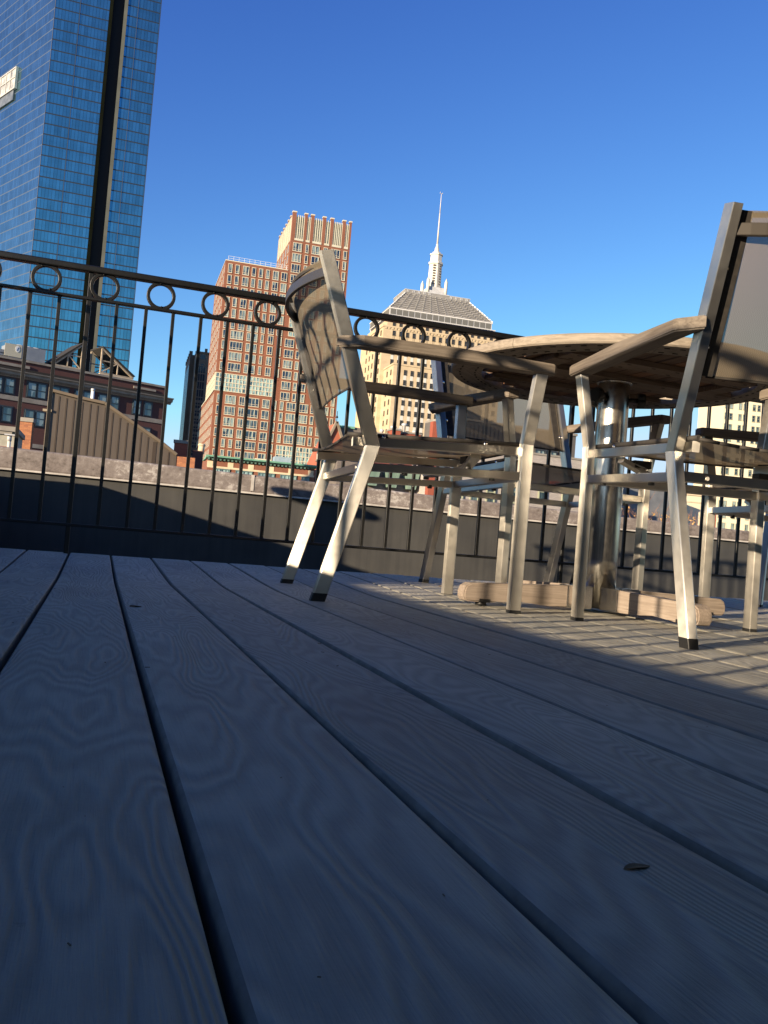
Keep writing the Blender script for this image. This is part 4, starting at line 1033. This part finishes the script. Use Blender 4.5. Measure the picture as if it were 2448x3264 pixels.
t, f, u1, zt = chimney('dark shaded stack with a tan pot at the foot of the brick tower', 615, 648.5, 1428, 58, BRICK_D, cap=False)
part('pot', t, SANDSTONE, lambda bm: (tube(bm, (u1*0.8, 0.3, zt-0.3), (u1*0.8, 0.3, zt+0.35), 0.20, 10), tube(bm, (u1*0.8, 0.3, zt+0.2), (u1*0.8, 0.3, zt+0.3), 0.24, 10)))
chimney('tall plain red brick chimney behind the left chair', 1382, 1413, 1336, 60, BRICK_R, cap=False, ang=0)
# low pale wall with vent pipe at far left
f = Fac((0, 1357), 40, 0)
t = f.root('low_brick_house', 'low red brick house top with pale ledge at the far left', 'house')
ue, ze = f.uz((49, 1362))
part('wall', t, BRICK_R, lambda bm: box(bm, -6, ue, 0, 4, GROUND, ze-1.35*0.62))
part('gable_wall', t, speckle('grey_shingle', (0.26, 0.25, 0.2), (0.36, 0.34, 0.28), 3, 0.8, 0.1), lambda bm: box(bm, -6, ue, 0.02, 4, ze-1.35*0.62, ze-0.2))
part('ledge', t, GREYSTONE, lambda bm: (box(bm, -6, ue+0.1, -0.15, 4, ze-0.2, ze), box(bm, -6, ue-0.1, -0.08, 4, ze-0.34, ze-0.2)))
f2 = Fac((30, 1400), 38, 0); uz_ = f2.uz((30, 1390))
t = f2.root('vent_pipe', 'white vent pipe with a flat dark cap at the far left', 'vent')
part('pipe', t, mat('white_pipe', (0.6, 0.57, 0.5), 0.5), lambda bm: tube(bm, (0, 0, -4), (0, 0, uz_[1]-0.1), 0.065, 12))
part('cap', t, GREYMETAL, lambda bm: (box(bm, -0.18, 0.22, -0.18, 0.18, uz_[1]+0.02, uz_[1]+0.07), tube(bm, (0, 0, uz_[1]-0.2), (0, 0, uz_[1]+0.03), 0.085, 12)))
f2 = Fac((294, 1270), 55, 0); t = f2.root('flue', 'bright white flue above the brown shed', 'flue'); _, z1 = f2.uz((296, 1240)); _, z0 = f2.uz((290, 1275))
part('pipe', t, mat('white_flue', (0.75, 0.75, 0.74), 0.4), lambda bm: tube(bm, (0, 0, 0), (0, 0, z1), 0.10, 12))
part('collar', t, GREYMETAL, lambda bm: tube(bm, (0, 0, z1-0.12), (0, 0, z1+0.02), 0.115, 12))

# --- brick building with green copper cornice
d = zz(600, 1330, 3.318); S2 = 2.4
f = Fac(d(210, 400), 60*S2, -4)
t = f.root('copper_cornice_building', 'brick building with a green copper cornice below the brick tower', 'building')
_, zc = f.uz(d(210, 400)); ur, _ = f.uz(d(1340, 520)); _, zb = f.uz(d(210, 428)); _, zw = f.uz(d(280, 512))
part('wall', t, BRICK_T, lambda bm: box(bm, 0, ur, 0, 14, GROUND, zb+0.1))
part('cornice', t, COPPER, lambda bm: prism(bm, [(0, zb-0.1), (-0.5, zb+0.05), (-0.6, zb+0.3), (-1.0, zc-0.25), (-1.05, zc), (14, zc)], -0.3, ur+0.2, 'x'))
part('cornice_bracket', t, mat('dark_bracket', (0.06, 0.12, 0.10), 0.7), lambda bm: [box(bm, k*0.62, k*0.62+0.28, -0.45, 0, zb-0.30, zb+0.02) for k in range(int(ur/0.62))])
def sb(bm):
    for k in range(6): x = 0.3+k*(ur-1)/5; box(bm, x-0.35, x+0.55, -0.06, 0, zw-0.2, zb-0.45)
    box(bm, 0, ur, -0.08, 0, zw-0.35, zw-0.05)
part('stone_band', t, SANDSTONE, sb)
items = []
for u0, u1 in ((0.4, 1.5), (1.9, 3.0), (3.4, 4.5), (4.9, 6.0), (6.35, 6.9)):
    items.append((win_mesh((u1-u0)*S2, 2.0, 4 if u1-u0 > 1 else 2, mat('teal_frame', (0.10, 0.17, 0.16), 0.5), GLASS_G, fw=0.08), (u0*S2, -0.03, zw-0.42), 0, 1))
place_windows(t, items)
g3 = Fac(d(710, 430), 63*S2, -4); t = g3.root('rooftop_box', 'pale blue-grey roof plant boxes on the copper cornice building', 'roof plant')
_, zA = g3.uz(d(920, 405)); _, zB = g3.uz(d(1080, 440)); _, zC = g3.uz(d(710, 425)); uA, _ = g3.uz(d(915, 430)); uB, _ = g3.uz(d(1085, 440)); uC, _ = g3.uz(d(880, 440))
part('casing', t, speckle('blue_grey_box', (0.20, 0.27, 0.33), (0.26, 0.33, 0.38), 2, 0.6, 0), lambda bm: box(bm, uA, uB, 0, 3, zB-2.6, zA-0.1))
part('duct', t, CREAM, lambda bm: box(bm, 0, uC, 0.3, 1.5, zC-0.9, zC-0.1))

# --- church-like brick gable, slate roof, mansard row behind the chairs
t0 = zz(1050, 1320, 3.687); S3 = 3.5
f = Fac(t0(85, 90), 45*S3, 0)
t = f.root('gabled_church', 'salmon brick gabled church front with an arched window behind the left chair', 'church')
d4 = zz(560, 1100, 2.676)
apex = f.uz(t0(85, 90)); left = f.uz(d4(1205, 990)); right = (apex[0]*2-left[0], left[1])
part('wall', t, speckle('salmon_brick', (0.30, 0.088, 0.048), (0.34, 0.105, 0.06), 0.8, 0.85, 0.1, 0.05), lambda bm: prism(bm, [(left[0], GROUND), (right[0], GROUND), (right[0], left[1]), (0, apex[1]-0.2), (left[0], left[1])], 0, 8, 'y'))
def cop(bm):
    for q_ in (left, right): sweep(bm, [(0, -0.1, apex[1]), (q_[0]*1.03, -0.1, q_[1]-0.1)], (0, 1, 0), 0.7, 0.45, 0.03, 1)
part('gable_coping', t, speckle('brown_coping', (0.17, 0.13, 0.09), (0.24, 0.2, 0.15), 1, .7, 0), cop)
part('finial', t, DARK, lambda bm: (tube(bm, (0, 0, apex[1]), (0, 0, apex[1]+1.9), 0.06, 6), tube(bm, (0, 0, apex[1]+0.7), (0, 0, apex[1]+1.1), 0.25, 8, 0.12)))
re, ze_ = f.uz(t0(385, 155)); _, zr2 = f.uz(t0(200, 130))
part('slate_roof', t, SLATE, lambda bm: prism(bm, [(0.3, 8), (0.3, apex[1]-0.4), (1.5, zr2), (re+0.5, ze_), (re+0.5, 8)], 1.5, 9, 'y'))
part('roof_ridge', t, COPPER, lambda bm: (box(bm, 0.3, 3.8, 1.2, 1.6, apex[1]-0.75, apex[1]-0.35)))
ax, az = f.uz(d4(1290, 1000))
part('arched_window', t, GLASS_D, lambda bm: prism(bm, [(ax-1.0, az-3), (ax+1.0, az-3), (ax+1.0, az)]+[(ax+1.0*math.cos(R_(k)), az+1.3*math.sin(R_(k))) for k in (30, 60, 90, 120, 150)]+[(ax-1.0, az)], -0.05, 0, 'y'))
def arch(bm):
    P_ = [(ax+1.35, -0.08, az-3)]+[(ax+1.35*math.cos(R_(k)), -0.08, az+1.65*math.sin(R_(k))) for k in range(0, 181, 20)]+[(ax-1.35, -0.08, az-3)]
    sweep(bm, P_, (0, 1, 0), 0.25, 0.5, 0.03, 1)
part('arch_surround', t, SANDSTONE, arch)
# penthouses in red brick with mushroom vents
f = Fac(t0(740, 170), 110, 0); t = f.root('red_penthouse', 'low red brick roof blocks topped with metal vents behind the left chair', 'penthouse')
zt = f.uz(t0(740, 172))[1]; 
def U(x, y): return f.uz(t0(x, y))
part('wall', t, BRICK_R, lambda bm: (box(bm, 0, U(840, 180)[0], 0, 2, 6, zt-0.15), box(bm, U(900, 200)[0], U(1095, 215)[0], 0.6, 3, 6, U(900, 205)[1]-0.15), box(bm, U(840, 180)[0], U(900, 200)[0], 1.0, 3, 6, zt-0.4), box(bm, U(560, 200)[0], 0, 1.0, 3, 6, U(600, 225)[1])))
part('coping', t, GREYSTONE, lambda bm: (box(bm, -0.1, U(840, 180)[0]+0.1, -0.1, 2.1, zt-0.15, zt+0.05), box(bm, U(900, 200)[0], U(1095, 215)[0]+0.1, 0.5, 3.1, U(900, 205)[1]-0.15, U(900, 205)[1]+0.05), box(bm, U(560, 200)[0], 0, 0.9, 3, U(600, 225)[1], U(600, 225)[1]+0.2)))
def mv(bm):
    for x, y, r in ((650, 175, 0.28), (790, 135, 0.42), (855, 168, 0.3), (920, 105, 0.38), (1040, 190, 0.32), (560, 155, 0.3)):
        u, z = U(x, y); lathe(bm, [(r*0.45, zt-1.2), (r*0.45, z-0.3), (r, z-0.2), (r, z), (r*0.4, z+0.1)], 12, (u, 1.2))
part('roof_vent', t, GREYMETAL, mv)
# mansard row with green dormers
f = Fac(t0(420, 560), 90, 0); t = f.root('mansard_row', 'row of grey mansard roofs with green copper dormers above the parapet', 'row house')
ul, zl = f.uz(t0(300, 560)); ur2, zr_ = f.uz(t0(1230, 640))
part('mansard_roof', t, SLATE, lambda bm: prism(bm, [(0.5, -2), (1.6, zl+0.1), (5, zl+0.4), (5, -2)], -2.5, ur2, 'x'))
part('wall', t, BRICK_R, lambda bm: box(bm, -2.5, ur2-2, 0, 5, GROUND, zl-3.4))
VERDI = speckle('faded_green_dormer', (0.10, 0.165, 0.13), (0.16, 0.23, 0.19), 2.0, 0.7, 0)
for k in range(4):
    x = 0.6+k*2.15
    part('dormer', t, VERDI, lambda bm: prism(bm, [(x, zl-2.2), (x+0.9, zl-2.2), (x+1.25, zl-0.5), (x-0.35, zl-0.5)], 0.3, 1.6, 'y'))
for k in range(7):
    x = -1.8+k*1.55
    o = part('window', t, CREAM, lambda bm: (box(bm, x, x+0.75, -0.15, 0.4, zl-4.6, zl-2.7)))
    part('pane', o, GLASS_D, lambda bm: (box(bm, x+0.14, x+0.61, -0.17, -0.12, zl-4.5-G, zl-2.85-G))).location = (0, 0, 0)
# --- dark clad building with a blue window beyond the table
y0 = zz(1600, 1350, 3.318); f = Fac((1730, 1400), 100, 5); t = f.root('dark_clad_building', 'charcoal metal-clad roof storey with a blue window behind the table', 'building')
V0 = lambda x, y: f.uz(y0(x, y))
part('wall', t, speckle('charcoal_cladding', (0.085, 0.078, 0.07), (0.11, 0.10, 0.09), 1, 0.6, 0), lambda bm: box(bm, V0(-560, 0)[0], V0(785, 130)[0], 0, 6, 0, V0(785, 135)[1]))
part('seam', t, BROWNDARK, lambda bm: [box(bm, x_, x_+0.07, -0.05, 0, 0, V0(785, 135)[1]-0.3) for x_ in [V0(-560, 0)[0]+0.5*k for k in range(30)]])
part('roof_trim', t, GREYSTONE, lambda bm: box(bm, V0(-560, 0)[0], V0(785, 130)[0]+0.1, -0.15, 6, V0(785, 135)[1], V0(785, 135)[1]+0.25))
wz = V0(420, 282)[1]; wu = V0(350, 282)[0]
place_windows(t, [(win_mesh(1.35, 1.9, 2, NAVY, GLASS_D, fw=0.07, rails=1, transom=0), (wu, -0.04, wz), 0, 1), (win_mesh(1.35, 1.9, 2, NAVY, GLASS_D, fw=0.07, rails=1, transom=0), (wu+1.45, -0.04, wz), 0, 1)])
f = Fac((1730, 1460), 95, 3); t = f.root('grey_block_wall', 'pale grey concrete-block house with red and green windows behind the table', 'house')
V1 = lambda x, y: f.uz(y0(x, y))
part('wall', t, brick_mat('grey_block', (0.30, 0.27, 0.25), (0.36, 0.33, 0.30), (0.22, 0.2, 0.19), 1.3), lambda bm: box(bm, V1(-700, 300)[0], V1(1010, 410)[0], 0, 6, GROUND, V1(1005, 412)[1]))
part('coping', t, GREYSTONE, lambda bm: box(bm, V1(-700, 300)[0], V1(1010, 410)[0], -0.1, 6, V1(1005, 412)[1], V1(1005, 412)[1]+0.2))
its = []
for x_ in (-500, -330, -160, 0, 110, 390, 640, 900):
    u, z = V1(x_, 610); its.append((win_mesh(1.0, 2.2, 1, speckle('olive_frame', (0.25, 0.27, 0.18), (0.32, 0.34, 0.24), 2, .6, 0), GLASS_D, fw=0.12, rails=1, transom=0), (u, -0.04, z), 0, 1))
place_windows(t, its)
part('red_panel', t, mat('red_awning', (0.55, 0.09, 0.05), 0.6), lambda bm: [box(bm, V1(x_, 640)[0], V1(x_+60, 640)[0], -0.3, 0, V1(x_, 660)[1], V1(x_, 610)[1]) for x_ in (110, 500, 540, 1000)])
# --- pale apartment block at far right
r = zz(2020, 1250, 3.876); S5 = 2.2
f = Fac(r(1110, 160), 150*S5, -10)
t = f.root('cream_apartment_block', 'sunlit cream apartment block with rows of narrow windows at the right edge', 'apartment block')
_, zt = f.uz(r(1110, 60)); ur3, _ = f.uz(r(1659, 200))
part('wall', t, CREAMWALL, lambda bm: box(bm, 0, ur3+14, 0, 18, GROUND, zt+14))
part('cornice', t, CREAM, lambda bm: box(bm, -0.2, ur3+14.2, -0.2, 18.2, zt+14, zt+14.6))
its = []; wm = win_mesh(1.15, 2.15, 1, mat('grey_green_frame', (0.22, 0.23, 0.17), 0.6), GLASS_D, fw=0.12, transom=0, rails=1)
base = f.uz(r(1140, 255)); dzf = base[1]-f.uz(r(1133, 390))[1]
for row in range(-5, 13):
    for u in (0.25, 2.0, 5.4, 7.15, 10.6, 12.4, 16.0, 17.8): its.append((wm, (base[0]*0.3+u, -0.05, base[1]-row*dzf), 0, 2-abs(row-3)*0.01))
place_windows(t, its)
f = Fac(r(800, 1290), 120, -5); t = f.root('low_tan_building', 'low sunlit tan building between the chair legs at right', 'building')
_, zt = f.uz(r(860, 1290)); u0, _ = f.uz(r(330, 1340)); u1, _ = f.uz(r(940, 1300))
part('wall', t, CREAMWALL, lambda bm: box(bm, u0, u1, 0, 8, GROUND, zt))
part('coping', t, SANDSTONE, lambda bm: (box(bm, u0, u1+0.1, -0.15, 8, zt, zt+0.2), box(bm, u0, u1+0.1, -0.1, 0, zt-0.9, zt-0.75)))
part('brick_pier', t, BRICK_R, lambda bm: box(bm, f.uz(r(860, 1480))[0], f.uz(r(990, 1480))[0], -0.6, 0, GROUND, f.uz(r(900, 1485))[1]))
f = Fac(r(100, 1220), 110, 0); t = f.root('slate_grey_building', 'slate grey building in shade behind the bare shrub', 'building')
_, zt = f.uz(r(250, 1215)); u1, _ = f.uz(r(480, 1215))
part('wall', t, speckle('slate_wall', (0.10, 0.11, 0.125), (0.14, 0.15, 0.165), 1, 0.7, 0), lambda bm: box(bm, -9, u1, 0, 8, GROUND, zt))
part('parapet', t, LEAD, lambda bm: box(bm, -9.1, u1+0.1, -0.1, 8, zt, zt+0.3))

# --- shrubs behind the parapet
TWIG = speckle('reddish_twigs', (0.26, 0.11, 0.05), (0.42, 0.22, 0.10), 20, 0.8, 0)
DRYLEAF = speckle('ochre_leaves', (0.30, 0.17, 0.05), (0.48, 0.30, 0.12), 9, 0.8, 0)
def shrub(label, px, py_top, dist, wid, n, leaves=120, seed=1):
    rnd = random.Random(seed); f = Fac((px, py_top), dist, 0); _, zt = f.uz((px, py_top))
    t = thing('shrub', label, 'shrub', (f.o[0], f.o[1], 0.2)); H_ = zt-0.2
    bm = bmesh.new()
    for k in range(n):
        p = Vector((rnd.uniform(-wid, wid)*0.6, rnd.uniform(-.5, .5), 0)); dr = Vector((rnd.uniform(-.35, .35), rnd.uniform(-.3, .3), 1)); ln = H_*rnd.uniform(0.6, 1.05)/6; rad = 0.012*dist/30
        for j in range(6):
            q_ = p+dr*ln; tube(bm, p, q_, rad, 4, rad*0.8); rad *= 0.8
            if j > 0:
                for _ in range(2):
                    e = q_+Vector((rnd.uniform(-.6, .6), rnd.uniform(-.4, .4), rnd.uniform(.2, .9)))*ln; tube(bm, q_, e, rad*0.6, 3, rad*0.3)
            p = q_; dr = (dr+Vector((rnd.uniform(-.35, .35), rnd.uniform(-.3, .3), 0)))
            dr.z = 1
    new_obj('twigs', bm, TWIG, t)
    bm = bmesh.new()
    for k in range(leaves):
        c = Vector((rnd.uniform(-wid, wid), rnd.uniform(-.5, .5), rnd.uniform(0.45, 0.82)*H_)); s_ = 0.05*dist/30*rnd.uniform(.6, 1.4)
        d1 = Vector((rnd.uniform(-1, 1), rnd.uniform(-1, 1), rnd.uniform(-1, 1))).normalized()*s_; d2 = Vector((rnd.uniform(-1, 1), rnd.uniform(-1, 1), rnd.uniform(-1, 1))).normalized()*s_
        bm.faces.new([bm.verts.new(c-d1), bm.verts.new(c+d2*0.5), bm.verts.new(c+d1), bm.verts.new(c-d2*0.5)])
    new_obj('foliage', bm, DRYLEAF, t)
shrub('bare reddish shrub with ochre leaves over the parapet behind the table column', 2085, 1590, 14, 0.75, 34, 240, 3)
shrub('thin bare shrub further right against the sunlit tan building', 2238, 1620, 16, 0.25, 10, 30, 5)
